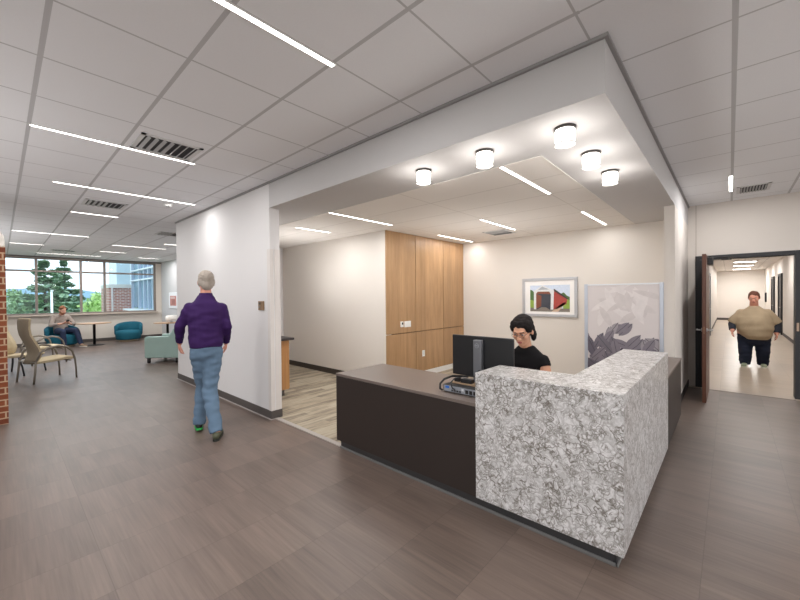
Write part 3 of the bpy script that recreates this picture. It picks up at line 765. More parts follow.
# ------------------------------------------------------------------ lounge furniture
FAB = plain('beige woven upholstery', (194, 178, 148), .9, var=.08, scale=40, bump=.2, bscale=220, spec=.2)
FABB = plain('taupe chair back', (146, 134, 116), .85, var=.06, scale=40, spec=.2)
CHM = plain('champagne metal', (134, 126, 114), .4, metal=.5)
def high_chair(label, loc, rz, frame=CHM, arms=True, back=None):
    t = thing('lounge_chair' if back != 'none' else 'lounge_bench', label, 'chair' if back != 'none' else 'bench', loc, rz, 'beige high-back lounge chairs' if back != 'none' else None)
    prof = [(-.235, .35, .40), (-.19, .44, .45), (-.165, .53, .45), (-.185, .64, .41), (-.235, .76, .37), (-.285, .88, .345), (-.305, 1.0, .355), (-.305, 1.11, .375), (-.30, 1.165, .375), (-.298, 1.185, .35)]
    nU = 7; top = []; bot = []
    for i, (y, z, wd) in enumerate(prof):
        for u in range(nU):
            s_ = (u / (nU - 1) - .5); cv = .06 * (1 - (2 * s_) ** 2)
            bot.append((s_ * wd, y - cv, z)); top.append((s_ * wd, y - cv + .032, z + .01))
    B = len(prof); n_ = B * nU; fs = []; mi = []
    def q(i, u): return i * nU + u
    m1 = MB(); fr_ = []
    for i in range(B - 1):
        for u in range(nU - 1):
            fr_.append((q(i, u), q(i, u + 1), q(i + 1, u + 1), q(i + 1, u)))
    m1.add(bot, fr_, 1, True)
    edge = [q(0, u) for u in range(nU)] + [q(i, nU - 1) for i in range(1, B)] + [q(B - 1, u) for u in range(nU - 2, -1, -1)] + [q(i, 0) for i in range(B - 2, 0, -1)]
    fb = [tuple(x + 0 for x in f_[::-1]) for f_ in fr_]
    m1.add(top, fb, 0, True)
    o1 = 0; o2 = n_
    for a, c in zip(edge, edge[1:] + edge[:1]): m1.f.append([a, c, c + o2, a + o2]); m1.mi.append(0); m1.sm.append(False)
    if back != 'none': m1.build('backrest', [FAB, back or FABB], t, local=True)
    st = MB(); sp = [(-.23, .395), (-.1, .40), (.1, .415), (.25, .43), (.33, .42), (.36, .39), (.33, .365), (.2, .37), (0, .355), (-.23, .35)]
    vs = [(-.25, y, z) for y, z in sp] + [(.25, y, z) for y, z in sp]; k_ = len(sp)
    st.add(vs, [tuple(range(k_)), tuple(range(2 * k_ - 1, k_ - 1, -1))] + [(i, k_ + i, k_ + (i + 1) % k_, (i + 1) % k_) for i in range(k_)], 0)
    st.build('seat', FAB, t, bevel=.015, local=True)
    for s_ in (-1, 1):
        x = s_ * .29
        MB().tube([(x, -.29, 0), (x, -.27, .2), (x * .95, -.25, .40), (x * .95, -.20, .50)], .017, 8).build('leg', frame, t, local=True)
        if arms: MB().tube([(x * .95, -.24, .42), (x, -.19, .56), (x, -.08, .63), (x, .08, .65), (x, .20, .62), (x, .29, .53), (x, .335, .36), (x, .35, .18), (x, .355, 0)], [.016, .018, .021, .022, .021, .018, .016, .015, .015], 8).build('armrest_leg', frame, t, local=True)
        else: MB().tube([(x * .9, .22, .37), (x, .30, .18), (x, .33, 0)], .015, 8).build('leg', frame, t, local=True)
    MB().tube([(-.275, -.25, .38), (.275, -.25, .38)], .014, 8).build('cross_rail', frame, t, local=True)
    MB().tube([(-.28, .27, .35), (.28, .27, .35)], .012, 8).build('cross_rail', frame, t, local=True)
    return t
high_chair('taupe high-back lounge chair turned away, nearest the brick pier', (.571, 9.71, 0), R(20 - 90))
high_chair('cream high-back lounge chair with dark legs, half behind the brick pier', (.22, 10.95, 0), R(-36 - 90), frame=plain('dark metal legs', (40, 40, 44), .4), arms=False, back=FAB)
high_chair('low backless beige seat with metal arm rails behind the nearest lounge chair', (.66, 12.3, 0), R(20 - 90), back='none')

MINT = plain('mint vinyl', (158, 184, 177), .5, var=.04)
arm = thing('armchair', 'mint green boxy armchair at the end of the white wall', 'chair', (2.85, 10.28, 0), R(135 - 90))
MB().box(-.29, .29, -.30, .39, .14, .30).build('seat_base', MINT, arm, bevel=.02, local=True)
MB().box(-.28, .28, -.26, .40, .30, .44).build('seat_cushion', MINT, arm, bevel=.04, seg=3, local=True)
for s_ in (-1, 1):
    a = MB(); prf = [(-.42, .12), (.40, .12), (.40, .60), (.36, .63), (-.16, .63), (-.27, .82), (-.44, .82)]
    vs = [(s_ * .29, y, z) for y, z in prf] + [(s_ * .39, y, z) for y, z in prf]; k_ = len(prf)
    a.add(vs, [tuple(range(k_)), tuple(range(2 * k_ - 1, k_ - 1, -1))] + [(i, k_ + i, k_ + (i + 1) % k_, (i + 1) % k_) for i in range(k_)])
    a.build('arm_panel', MINT, arm, bevel=.02, seg=3, local=True)
    for y in (-.33, .33): MB().lathe([(.03, 0), (.04, .01), (.04, .12), (.03, .12)], 14, (s_ * .33, y, 0)).build('foot', BLACK, arm, local=True)
MB().box(-.29, .29, -.44, -.24, .14, .80).build('backrest', MINT, arm, bevel=.04, seg=3, local=True)

TEAL = plain('teal upholstery', (26, 94, 114), .75, var=.06, scale=20, spec=.3)
def tub_chair(label, loc, rz):
    t = thing('tub_chair', label, 'chair', loc, rz, 'teal tub chairs by the window')
    MB().lathe([(.30, .07), (.39, .075), (.42, .12), (.43, .30), (.42, .37), (.38, .41), (.2, .425), (.02, .425)], 32).build('seat', TEAL, t, local=True)
    m = MB(); vs = []; N_ = 25; prof = []
    for i in range(N_):
        a = R(175 + (365 - 175) * i / (N_ - 1)); k_ = abs(i / (N_ - 1) - .5) * 2
        zt = .73 - .13 * k_ ** 2.2
        ro = .47; ri = .355
        ring = [(ri, .36), (ro - .02, .12 + .12 * k_), (ro, .30), (ro + .01, zt - .04), (ro - .03, zt), (ri + .03, zt), (ri - .005, zt - .05)]
        vs += [(r * math.cos(a), r * math.sin(a), z) for r, z in ring]
    P = 7; fs = []
    for i in range(N_ - 1):
        for j in range(P): fs.append((i * P + j, i * P + (j + 1) % P, (i + 1) * P + (j + 1) % P, (i + 1) * P + j))
    fs.append(tuple(range(P))); fs.append(tuple((N_ - 1) * P + j for j in range(P - 1, -1, -1)))
    m.add(vs, fs, 0, False); m.build('backrest', TEAL, t, bevel=.015, local=True, smooth=True)
    MB().lathe([(.24, 0), (.30, .0), (.31, .02), (.30, .07), (.05, .07)], 28).build('plinth', plain('light wood plinth', (186, 164, 138), .5), t, local=True)
    return t
tub_chair('empty teal tub chair below the right end of the window', (3.15, 16.25, 0), R(-118 - 90)).scale = (.9, .9, .95)
tub_chair('teal tub chair with the seated man in it', (1.36, 16.05, 0), R(-78 - 90)).scale = (.9, .9, .95)

def pedestal_table(label, loc, r, h, name='cafe_table', group=None):
    t = thing(name, label, 'table', loc, 0, group)
    MB().lathe([(r - .02, h - .032), (r, h - .026), (r, h - .004), (r - .004, h)], 36).build('tabletop', m_wood('table wood', (176, 142, 112), (200, 168, 136), 'X', .6, .4) if 'table wood' not in MATS else MATS['table wood'], t, local=True)
    MB().lathe([(.038, .02), (.038, h - .03), (.10, h - .03)], 18).build('column', BLACK, t, local=True)
    MB().lathe([(.27, 0), (.27, .010), (.06, .024), (.04, .03)], 28).build('table_base', plain('dark metal base', (52, 50, 50), .4), t, local=True)
    return t
pedestal_table('round wood-topped pedestal table between the two teal chairs', (2.12, 15.75, 0), .46, .745)
pedestal_table('small wood-topped pedestal table behind the mint armchair', (3.95, 14.6, 0), .42, .70)
lp = thing('table_lamp', 'small lamp with white rounded shade on the table behind the mint armchair', 'lamp', (4.05, 14.5, .70))
MB().lathe([(.07, 0), (.07, .012), (.015, .03), (.015, .10)], 16).build('lamp_base', STEEL, lp, local=True)
MB().lathe([(.05, .06), (.17, .07), (.19, .12), (.18, .20), (.15, .24), (.04, .25)], 24).build('lamp_shade', plain('shade white', (240, 236, 230), .7), lp, local=True)
lpi = thing('framed_print', 'small white framed reddish print on the grey lounge wall', 'picture', (4.40, 15.4, 1.45))
MB().box(4.375, 4.40, 14.95, 15.95, 1.16, 1.76).build('frame', plain('white frame', (236, 238, 242), .4), lpi, bevel=.005)
a2 = MB().box(4.372, 4.376, 15.09, 15.81, 1.26, 1.63, 0).box(4.370, 4.373, 15.2, 15.6, 1.30, 1.50, 1).box(4.370, 4.373, 15.25, 15.75, 1.52, 1.6, 2)
a2.build('printed_image', [plain('print red', (186, 120, 112), .5, var=.3, scale=20), plain('print brown', (160, 96, 84), .5, var=.3, scale=20), plain('print pink', (206, 176, 170), .5)], lpi)

# ------------------------------------------------------------------ people
def loft(mb, rings, n=24, flat=True):
    """stack of level ellipses: (x, y, z, rx, ry)"""
    vs = []; fs = []
    for x, y, z, rx, ry in rings:
        for k in range(n):
            a = 2 * math.pi * k / n; vs.append((x + rx * math.cos(a), y + ry * math.sin(a), z))
    for i in range(len(rings) - 1):
        for k in range(n):
            k2 = (k + 1) % n; fs.append((i * n + k, i * n + k2, (i + 1) * n + k2, (i + 1) * n + k))
    fs.append(tuple(range(n - 1, -1, -1))); fs.append(tuple((len(rings) - 1) * n + k for k in range(n)))
    return mb.add(vs, fs, 0, True)

class Head:
    def __init__(self, c, yaw=0, pitch=0, roll=0, s=1.0):
        self.c = Vector(c); self.M = (Matrix.Rotation(yaw, 3, 'Z') @ Matrix.Rotation(pitch, 3, 'X') @ Matrix.Rotation(roll, 3, 'Y')); self.s = s
    def p(self, v): return self.c + self.M @ (Vector(v) * self.s)
    def ell(self, mb, c, r, mi=0): mb.ell(self.p(c), tuple(x * self.s for x in r), self.M, mi=mi)
    def skin(self, mb):
        E = self.ell
        E(mb, (0, -.012, .025), (.076, .097, .095)); E(mb, (0, .034, -.058), (.054, .056, .060))
        for s in (-1, 1):
            E(mb, (s * .034, .050, -.026), (.034, .036, .036)); E(mb, (s * .077, -.008, -.012), (.013, .022, .033))
        mb.cap(self.p((0, .080, .006)), .009 * self.s, self.p((0, .106, -.032)), .014 * self.s, 10)
        for s in (-1, 1): E(mb, (s * .011, .096, -.036), (.009, .010, .008))
        E(mb, (0, .074, .024), (.052, .018, .013)); E(mb, (0, .068, -.098), (.026, .022, .020)); E(mb, (0, .084, -.064), (.026, .012, .012))
    def face(self, parent, lip=(176, 104, 96), iris=(60, 42, 32), brow=(60, 44, 36)):
        for s in (-1, 1):
            e = MB(); self.ell(e, (s * .031, .0835, .004), (.0125, .0075, .007))
            eo = e.build('eye', plain('eye white', (206, 194, 186), .3), parent, local=True)
            i_ = MB(); self.ell(i_, (s * .031, .0898, .003), (.0055, .003, .0055))
            i_.build('iris', plain('iris %d%d%d' % iris, iris, .3), eo, local=True)
        l = MB(); self.ell(l, (0, .0945, -.061), (.021, .006, .0045)); self.ell(l, (0, .0925, -.069), (.018, .007, .005))
        l.build('lips', plain('lips %d%d%d' % lip, lip, .5), parent, local=True)
        for s in (-1, 1):
            b = MB(); b.cap(self.p((s * .016, .092, .024)), .0042, self.p((s * .047, .080, .026)), .003, 8)
            b.build('eyebrow', plain('brow %d%d%d' % brow, brow, .8), parent, local=True)

def hand(mb, wrist, d, n, side, curl=.5, s=1.0):
    wrist = Vector(wrist); d = Vector(d).normalized(); n = Vector(n); n = (n - d * n.dot(d)).normalized(); w = d.cross(n) * side
    M = Matrix((w, n, d)).transposed()
    mb.ell(wrist + d * .046 * s, (.040 * s, .015 * s, .052 * s), M)
    for off, L in ((-.030, .056), (-.010, .073), (.011, .078), (.031, .068)):
        b = wrist + d * .082 * s + w * off * s
        p1 = b + (d * math.cos(curl * .7) + n * math.sin(curl * .7)) * L * .5 * s
        p2 = p1 + (d * math.cos(curl * 1.8) + n * math.sin(curl * 1.8)) * L * .5 * s
        mb.cap(b - d * .02 * s, .0095 * s, p1, .0088 * s, 8); mb.cap(p1, .0088 * s, p2, .0075 * s, 8)
    b = wrist + d * .03 * s + w * .030 * s; p1 = b + (d * .55 + w * .62 + n * .35).normalized() * .042 * s
    mb.cap(b, .013 * s, p1, .0105 * s, 8); mb.cap(p1, .0105 * s, p1 + (d * .85 + w * .15 + n * .4).normalized() * .032 * s, .0085 * s, 8)

def limb(mb, pts, rs, n=14, flat_end=False, flat_start=False):
    for i in range(len(pts) - 1):
        mb.cap(pts[i], rs[i], pts[i + 1], rs[i + 1], n, flat1=flat_start and i == 0, flat2=flat_end and i == len(pts) - 2)

def shoe(parent, ankle, toe_dir, L, mat, sole, W=.047, lift=0.0):
    """ankle above the heel; shoe runs along toe_dir, sole on the ground"""
    a = Vector(ankle); t = Vector(toe_dir).normalized(); heel = Vector((a.x, a.y, 0)) - Vector((t.x, t.y, 0)).normalized() * .055
    g = Vector((t.x, t.y, 0)).normalized(); pit = math.asin(max(-1, min(1, t.z)))
    yaw = math.atan2(-g.x, g.y)
    Mx = Matrix.Translation(Vector((heel.x, heel.y, lift))) @ Matrix.Rotation(yaw, 4, 'Z') @ Matrix.Rotation(pit, 4, 'X')
    m = MB()
    sec = [(-.005, .030, .055), (.03, .040, .085), (.09, .040, .085), (.15, .046, .06), (.20, .048, .045), (.25, .042, .034), (L, .02, .02)]
    vs = []; fs = []; n = 12
    for y, w_, h_ in sec:
        for k in range(n):
            q = 2 * math.pi * k / n; vs.append(Mx @ Vector((w_ * math.cos(q), y, .018 + (h_ * (.5 + .5 * math.sin(q))))))
    for i in range(len(sec) - 1):
        for k in range(n): fs.append((i * n + k, i * n + (k + 1) % n, (i + 1) * n + (k + 1) % n, (i + 1) * n + k))
    fs.append(tuple(range(n))); fs.append(tuple((len(sec) - 1) * n + k for k in range(n - 1, -1, -1)))
    m.add(vs, fs, 0, True)
    up = m.build('shoe', mat, parent, local=True)
    s = MB(); poly = [(-.030, 0), (-.036, .06), (-.044, .17), (-.046, .215), (-.034, .255), (-.01, L + .006), (.01, L + .006), (.034, .255), (.046, .215), (.044, .17), (.036, .06), (.030, 0), (.015, -.012), (-.015, -.012)]
    s.prism(poly[::-1], .0, .024, mat=Mx); s.build('sole', sole, up, local=True)

SK1 = plain('skin fair', (214, 164, 142), .55, var=.04, spec=.35)
SK2 = plain('skin warm', (214, 162, 134), .55, var=.04, spec=.35)
SK3 = plain('skin rosy', (212, 152, 132), .55, var=.04, spec=.35)
DENIM = plain('blue denim', (98, 120, 142), .85, var=.10, scale=14, bump=.1, bscale=300, spec=.2)
NAVY = plain('dark denim', (32, 38, 54), .85, var=.12, scale=12, spec=.2)
PURPLE = plain('purple shirt', (54, 29, 80), .8, var=.08, scale=8, spec=.2)

# --- man in the purple shirt, walking away along the white wall
man = thing('person', 'person in a purple shirt and blue jeans walking away past the white wall', 'person', (1.565, 4.385, 0), R(66 - 90))
hd = Head((0, .055, 1.722), yaw=R(16), pitch=R(-6))
b = MB(); hd.skin(b)
b.cap((0, .02, 1.50), .062, (0, .05, 1.66), .055)
loft(b, [(0, 0, .86, .12, .09), (0, 0, .95, .14, .105), (0, .005, 1.1, .14, .10), (0, .01, 1.3, .16, .105), (0, .015, 1.42, .16, .09), (0, .02, 1.5, .08, .07)])
LA = [(-.158, .02, 1.425), (-.262, .05, 1.215), (-.290, .225, 1.02)]
RA = [(.158, .02, 1.425), (.215, -.01, 1.20), (.195, .17, 1.00)]
LL = [(-.075, 0, .92), (-.050, .175, .52), (-.095, .125, .10)]
RL = [(.075, 0, .92), (.030, -.035, .50), (.105, -.235, .10)]
for P in (LA, RA): limb(b, P, [.055, .043, .029])
for P in (LL, RL): limb(b, P, [.075, .055, .042]); b.cap(P[2], .040, (P[2][0], P[2][1] + .06, .055), .026)
hand(b, LA[2], (-.03, .12, -.3), (.9, .2, .1), 1, .6); hand(b, RA[2], (-.02, .08, -.3), (-.9, .2, .1), -1, .6)
body = blob('body', b, SK3, man, .007, 4)
hd.face(man)
s = MB()
loft(s, [(0, -.005, .985, .165, .125), (0, -.005, 1.03, .178, .138), (0, 0, 1.12, .176, .135), (0, .005, 1.25, .184, .135), (0, .01, 1.36, .196, .132), (0, .01, 1.42, .188, .12), (0, .012, 1.47, .152, .105), (0, .015, 1.52, .105, .086), (0, .025, 1.575, .072, .072)])
limb(s, [LA[0], LA[1], tuple(Vector(LA[1]).lerp(Vector(LA[2]), .93))], [.062, .055, .043], flat_end=True)
limb(s, [RA[0], RA[1], tuple(Vector(RA[1]).lerp(Vector(RA[2]), .93))], [.062, .055, .043], flat_end=True)
blob('shirt', s, PURPLE, man, .009, 9, wrinkle=.014, wscale=8)
s = MB()
loft(s, [(0, .02, .76, .06, .05), (0, .01, .83, .115, .09), (0, -.004, .90, .153, .122), (0, -.005, .98, .158, .124), (0, 0, 1.03, .155, .118)])
limb(s, [LL[0], LL[1], (LL[2][0], LL[2][1], .075)], [.099, .078, .066], flat_end=True)
limb(s, [RL[0], RL[1], (RL[2][0], RL[2][1], .075)], [.099, .078, .066], flat_end=True)
blob('jeans', s, DENIM, man, .010, 6, wrinkle=.014, wscale=9)
h = MB(); hd.ell(h, (0, -.026, .042), (.083, .098, .088)); hd.ell(h, (0, -.056, -.035), (.070, .052, .072))
for s_ in (-1, 1): hd.ell(h, (s_ * .072, -.03, -.005), (.017, .04, .05))
blob('hair', h, plain('grey hair', (158, 148, 138), .9, var=.2, scale=60, bump=.5, bscale=120), man, .008, 3, wrinkle=.006, wscale=40)
shoe(man, LL[2], (-.12, 1, -.12), .285, plain('shoe black', (36, 36, 38), .5), plain('sole green', (40, 168, 74), .5), lift=.03)
shoe(man, RL[2], (.10, 1, 0), .285, plain('shoe olive', (84, 86, 66), .6), plain('sole dark', (44, 46, 40), .6))
col_ = MB(); loft(col_, [(0, .024, 1.545, .080, .076), (0, .034, 1.595, .066, .066)]); blob('collar', col_, PURPLE, man, .008, 2)

# --- woman working at the desk
wom = thing('person', 'person with dark hair and glasses in a black T-shirt seated behind the monitor', 'person', (3.22, 1.385, 0), R(180 - 90))
hd = Head((.0, .055, 1.218), yaw=R(2), pitch=R(-24), s=1.06)
b = MB(); hd.skin(b)
b.cap((0, -.03, 1.02), .056, (0, .025, 1.17), .05)
loft(b, [(0, -.06, .50, .165, .13), (0, -.06, .62, .16, .12), (0, -.05, .78, .145, .10), (0, -.04, .92, .155, .10), (0, -.035, 1.0, .13, .08), (0, -.03, 1.06, .06, .05)])
LA = [(-.150, -.03, .955), (-.225, .02, .745), (-.135, .255, .80)]
RA = [(.150, -.03, .955), (.225, .02, .745), (.135, .255, .80)]
for P, sd in ((LA, 1), (RA, -1)):
    limb(b, P, [.05, .042, .028]); hand(b, P[2], (.12 * sd, .4, -.02), (0, 0, -1), -sd, .35)
LL = [(-.10, -.03, .52), (-.11, .36, .53), (-.11, .30, .10)]; RL = [(.10, -.03, .52), (.11, .36, .53), (.11, .30, .10)]
for P in (LL, RL): limb(b, P, [.085, .06, .04]); b.cap(P[2], .038, (P[2][0], P[2][1] + .06, .055), .026)
blob('body', b, SK2, wom, .0065, 4)
hd.face(wom, lip=(170, 92, 90), brow=(34, 26, 24), iris=(40, 28, 22))
s = MB()
loft(s, [(0, -.06, .56, .180, .145), (0, -.06, .70, .172, .135), (0, -.05, .82, .168, .125), (0, -.04, .91, .178, .118), (0, -.035, .965, .178, .10), (0, -.035, 1.01, .145, .088), (0, -.03, 1.045, .10, .075), (0, -.03, 1.075, .068, .062)])
for P in (LA, RA): limb(s, [P[0], tuple(Vector(P[0]).lerp(Vector(P[1]), .27))], [.054, .060], flat_end=True)
blob('t_shirt', s, plain('black jersey', (20, 19, 21), .85, var=.1, scale=10, spec=.2), wom, .008, 5, wrinkle=.006, wscale=10)
s = MB(); loft(s, [(0, -.05, .44, .18, .15), (0, -.06, .58, .178, .14)])
for P in (LL, RL): limb(s, [P[0], P[1], (P[2][0], P[2][1], .09)], [.10, .078, .06], flat_end=True)
blob('trousers', s, NAVY, wom, .010, 5)
for P in (LL, RL): shoe(wom, P[2], (0, 1, 0), .26, BLACK, BLACK)
h = MB(); hd.ell(h, (0, -.0255, .048), (.087, .103, .086)); hd.ell(h, (0, -.075, -.015), (.074, .055, .08)); hd.ell(h, (0, -.105, -.05), (.05, .045, .055))
for s_ in (-1, 1):
    hd.ell(h, (s_ * .064, .008, .046), (.026, .060, .054)); hd.ell(h, (s_ * .074, -.030, -.01), (.016, .045, .06)); hd.ell(h, (s_ * .068, -.05, -.06), (.022, .045, .06))
blob('hair', h, plain('dark hair', (26, 20, 20), .75, var=.3, scale=50, spec=.2), wom, .006, 3, wrinkle=.004, wscale=30)
gl = MB()
for s_ in (-1, 1):
    pts = [hd.p((s_ * .031 + .022 * math.cos(2 * math.pi * k / 16), .103, .002 + .017 * math.sin(2 * math.pi * k / 16))) for k in range(17)]
    gl.tube(pts, .0016, 6); gl.tube([hd.p((s_ * .053, .102, .006)), hd.p((s_ * .078, .02, .008))], .0016, 6)
gl.tube([hd.p((-.009, .104, .004)), hd.p((.009, .104, .004))], .0016, 6)
gl.build('glasses', plain('glasses frame', (52, 38, 40), .3), wom, local=True)
# office chair she sits on
oc = thing('office_chair', 'dark swivel office chair under the seated woman behind the desk', 'chair', (3.28, 1.345, 0), R(90))
MB().box(-.24, .24, -.22, .24, .36, .425).build('seat', BLACK, oc, bevel=.03, local=True)
MB().lathe([(.025, .09), (.025, .36)], 12).build('column', STEEL, oc, local=True)
for k in range(5):
    a = 2 * math.pi * k / 5 + .3
    MB().tube([(.02 * math.cos(a), .02 * math.sin(a), .10), (.28 * math.cos(a), .28 * math.sin(a), .075)], .016, 8).ell((.28 * math.cos(a), .28 * math.sin(a), .034), (.028, .028, .028)).build('leg', BLACK, oc, local=True)

# --- person in the hall
hp = thing('person', 'person in a loose beige top and dark jeans walking toward the open hall door', 'person', (10.62, -.375, 0), R(178 - 90))
hd = Head((0.0, .06, 1.435), yaw=R(-6), pitch=R(-18), roll=R(3), s=1.06)
b = MB(); hd.skin(b); hd.ell(b, (0, .03, -.10), (.062, .055, .05))
b.cap((0, .0, 1.20), .075, (0, .04, 1.36), .066)
loft(b, [(0, 0, .56, .22, .18), (0, .01, .72, .27, .22), (0, .01, .92, .27, .22), (0, 0, 1.08, .2, .16), (0, 0, 1.2, .12, .09)])
LA = [(-.20, 0, 1.12), (-.34, -.05, .90), (-.33, .02, .70)]; RA = [(.20, 0, 1.11), (.335, .02, .88), (.33, .16, .74)]
for P, sd in ((LA, 1), (RA, -1)):
    limb(b, P, [.075, .06, .038]); hand(b, P[2], (-.02 * sd, .10, -.22), (.9 * sd, .1, 0), sd, .6)
LL = [(-.125, 0, .58), (-.13, .05, .34), (-.135, -.02, .09)]; RL = [(.125, 0, .58), (.13, .10, .34), (.135, .10, .09)]
for P in (LL, RL): limb(b, P, [.13, .09, .055]); b.cap(P[2], .045, (P[2][0], P[2][1] + .05, .06), .028)
blob('body', b, SK3, hp, .009, 4)
hd.face(hp, brow=(92, 52, 36))
s = MB()
loft(s, [(-.03, .03, .575, .19, .20), (-.02, .03, .65, .25, .25), (-.01, .025, .78, .29, .265), (0, .015, .90, .295, .26), (0, .01, 1.02, .28, .22), (0, 0, 1.12, .235, .17), (0, 0, 1.20, .15, .12), (0, .005, 1.26, .09, .085)])
for P in (LA, RA): limb(s, [P[0], tuple(Vector(P[0]).lerp(Vector(P[1]), .98))], [.085, .10], flat_end=True)
blob('loose_top', s, plain('beige knit', (162, 145, 120), .9, var=.08, scale=12, bump=.2, bscale=200), hp, .012, 8, wrinkle=.016, wscale=4)
for P in (LA, RA):
    s = MB(); limb(s, [P[1], tuple(Vector(P[1]).lerp(Vector(P[2]), .9))], [.07, .055], flat_end=True)
    blob('sleeve', s, plain('navy sleeve', (36, 40, 52), .85), hp, .010, 3)
s = MB(); loft(s, [(0, 0, .46, .23, .18), (0, 0, .56, .26, .2), (0, 0, .70, .26, .2)])
for P in (LL, RL): limb(s, [P[0], P[1], (P[2][0], P[2][1], .045)], [.135, .112, .09], flat_end=True)
blob('jeans', s, NAVY, hp, .012, 6, wrinkle=.01)
shoe(hp, LL[2], (-.1, 1, 0), .27, plain('shoe sage', (132, 140, 118), .6), plain('sole pale', (206, 208, 196), .6), .05)
shoe(hp, RL[2], (.1, 1, 0), .27, plain('shoe sage', (132, 140, 118), .6), plain('sole pale', (206, 208, 196), .6), .05)
h = MB(); hd.ell(h, (0, -.024, .044), (.084, .099, .086)); hd.ell(h, (0, -.055, -.02), (.072, .055, .06))
for s_ in (-1, 1): hd.ell(h, (s_ * .072, -.02, .005), (.015, .045, .04))
blob('hair', h, plain('auburn hair', (92, 54, 40), .8, var=.2, scale=40), hp, .008, 3, wrinkle=.005, wscale=30)

# --- man reading his phone in the lounge
sm = thing('person', 'person with a reddish beard looking at a phone in a teal tub chair', 'person', (1.36, 16.05, 0), R(-74 - 90))
hd = Head((0, .04, 1.185), yaw=R(8), pitch=R(-24), s=1.08)
b = MB(); hd.skin(b)
b.cap((0, -.10, .99), .06, (0, -.01, 1.12), .056)
loft(b, [(0, -.06, .43, .17, .13), (0, -.10, .58, .165, .12), (0, -.12, .75, .16, .11), (0, -.12, .90, .17, .105), (0, -.11, .99, .14, .09), (0, -.10, 1.03, .07, .06)])
LA = [(-.19, -.10, .96), (-.29, .02, .72), (-.08, .24, .76)]; RA = [(.19, -.10, .96), (.29, .02, .72), (.08, .24, .76)]
for P, sd in ((LA, 1), (RA, -1)):
    limb(b, P, [.055, .043, .029]); hand(b, P[2], (.2 * sd, .4, .16), (.3 * sd, -.2, 1), sd, .8)
LL = [(-.10, -.02, .52), (-.20, .42, .52), (-.26, .56, .10)]; RL = [(.10, -.02, .52), (.16, .44, .52), (.12, .42, .10)]
for P in (LL, RL): limb(b, P, [.09, .062, .042]); b.cap(P[2], .040, (P[2][0], P[2][1] + .06, .055), .026)
blob('body', b, SK1, sm, .008, 4)
hd.face(sm, brow=(130, 80, 52))
s = MB()
loft(s, [(0, -.06, .45, .19, .15), (0, -.10, .60, .185, .145), (0, -.12, .75, .182, .135), (0, -.12, .88, .195, .13), (0, -.11, .97, .18, .11), (0, -.10, 1.02, .10, .08), (0, -.09, 1.05, .07, .065)])
for P in (LA, RA): limb(s, [P[0], P[1], tuple(Vector(P[1]).lerp(Vector(P[2]), .6))], [.075, .062, .05], flat_end=True)
blob('shirt', s, plain('grey brown shirt', (152, 140, 132), .85, var=.08, scale=10), sm, .012, 5, wrinkle=.008)
s = MB(); loft(s, [(0, -.06, .425, .185, .15), (0, -.06, .54, .185, .15)])
for P in (LL, RL): limb(s, [P[0], P[1], (P[2][0], P[2][1], .08)], [.105, .082, .065], flat_end=True)
blob('jeans', s, plain('navy denim', (38, 50, 78), .85, var=.1), sm, .012, 5)
for P, d_ in ((LL, (-.25, 1, 0)), (RL, (.05, 1, 0))): shoe(sm, P[2], d_, .28, plain('shoe tan', (150, 128, 104), .6), plain('sole white', (220, 216, 208), .6))
h = MB(); hd.ell(h, (0, -.024, .046), (.083, .098, .086)); hd.ell(h, (0, -.055, -.015), (.07, .052, .055))
blob('hair', h, plain('ginger hair', (126, 80, 52), .8, var=.2, scale=40), sm, .008, 3)
h = MB(); hd.ell(h, (0, .050, -.082), (.056, .050, .042))
for s_ in (-1, 1): hd.ell(h, (s_ * .060, .02, -.045), (.012, .03, .04))
blob('beard', h, plain('ginger beard', (140, 86, 56), .85, var=.2, scale=40), sm, .007, 2)
a74 = R(-74 - 90); off = Matrix.Rotation(a74, 4, 'Z') @ Vector((0, .345, .835))
ph = MB(); ph.box(-.038, .038, -.075, .075, -.005, .005, 0, Matrix.Translation(Vector((1.36, 16.05, 0)) + off) @ Matrix.Rotation(a74, 4, 'Z') @ Matrix.Rotation(R(35), 4, 'X'))
tag(ph.build('phone', plain('phone dark', (28, 30, 34), .3), bevel=.003), 'dark phone held by the seated man in the teal chair', 'phone')

# ------------------------------------------------------------------ outside the lounge window
struct(MB().box(-120, 120, 17.3, 220, -4.6, -4.5).build('ground', plain('lawn and lot', (168, 184, 150), .95, var=.25, scale=.15)))
hl = MB(); rng = random.Random(3); xs_ = list(range(-120, 121, 6)); prev = None
for k, x in enumerate(xs_):
    hgt = 4.2 + 1.6 * math.sin(x * .045 + 1) + .8 * math.sin(x * .13) + rng.uniform(-.5, .5)
    if prev: hl.quad((prev[0], 200, -4.5), (x, 200, -4.5), (x, 205, hgt), (prev[0], 205, prev[1]))
    prev = (x, hgt)
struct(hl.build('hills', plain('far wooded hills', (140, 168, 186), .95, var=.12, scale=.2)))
hz = MB(); prev = None
for k, x in enumerate(xs_):
    hgt = 1.2 + 1.6 * math.sin(x * .09 + 2) + rng.uniform(-.8, .8)
    if prev: hz.quad((prev[0], 120, -4.5), (x, 120, -4.5), (x, 122, hgt), (prev[0], 122, prev[1]))
    prev = (x, hgt)
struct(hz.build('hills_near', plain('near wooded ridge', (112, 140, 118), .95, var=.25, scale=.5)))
lot = MB().box(-40, 30, 60, 75, -4.5, -4.42); struct(lot.build('parking_lot', plain('parking lot', (176, 190, 206), .9)))

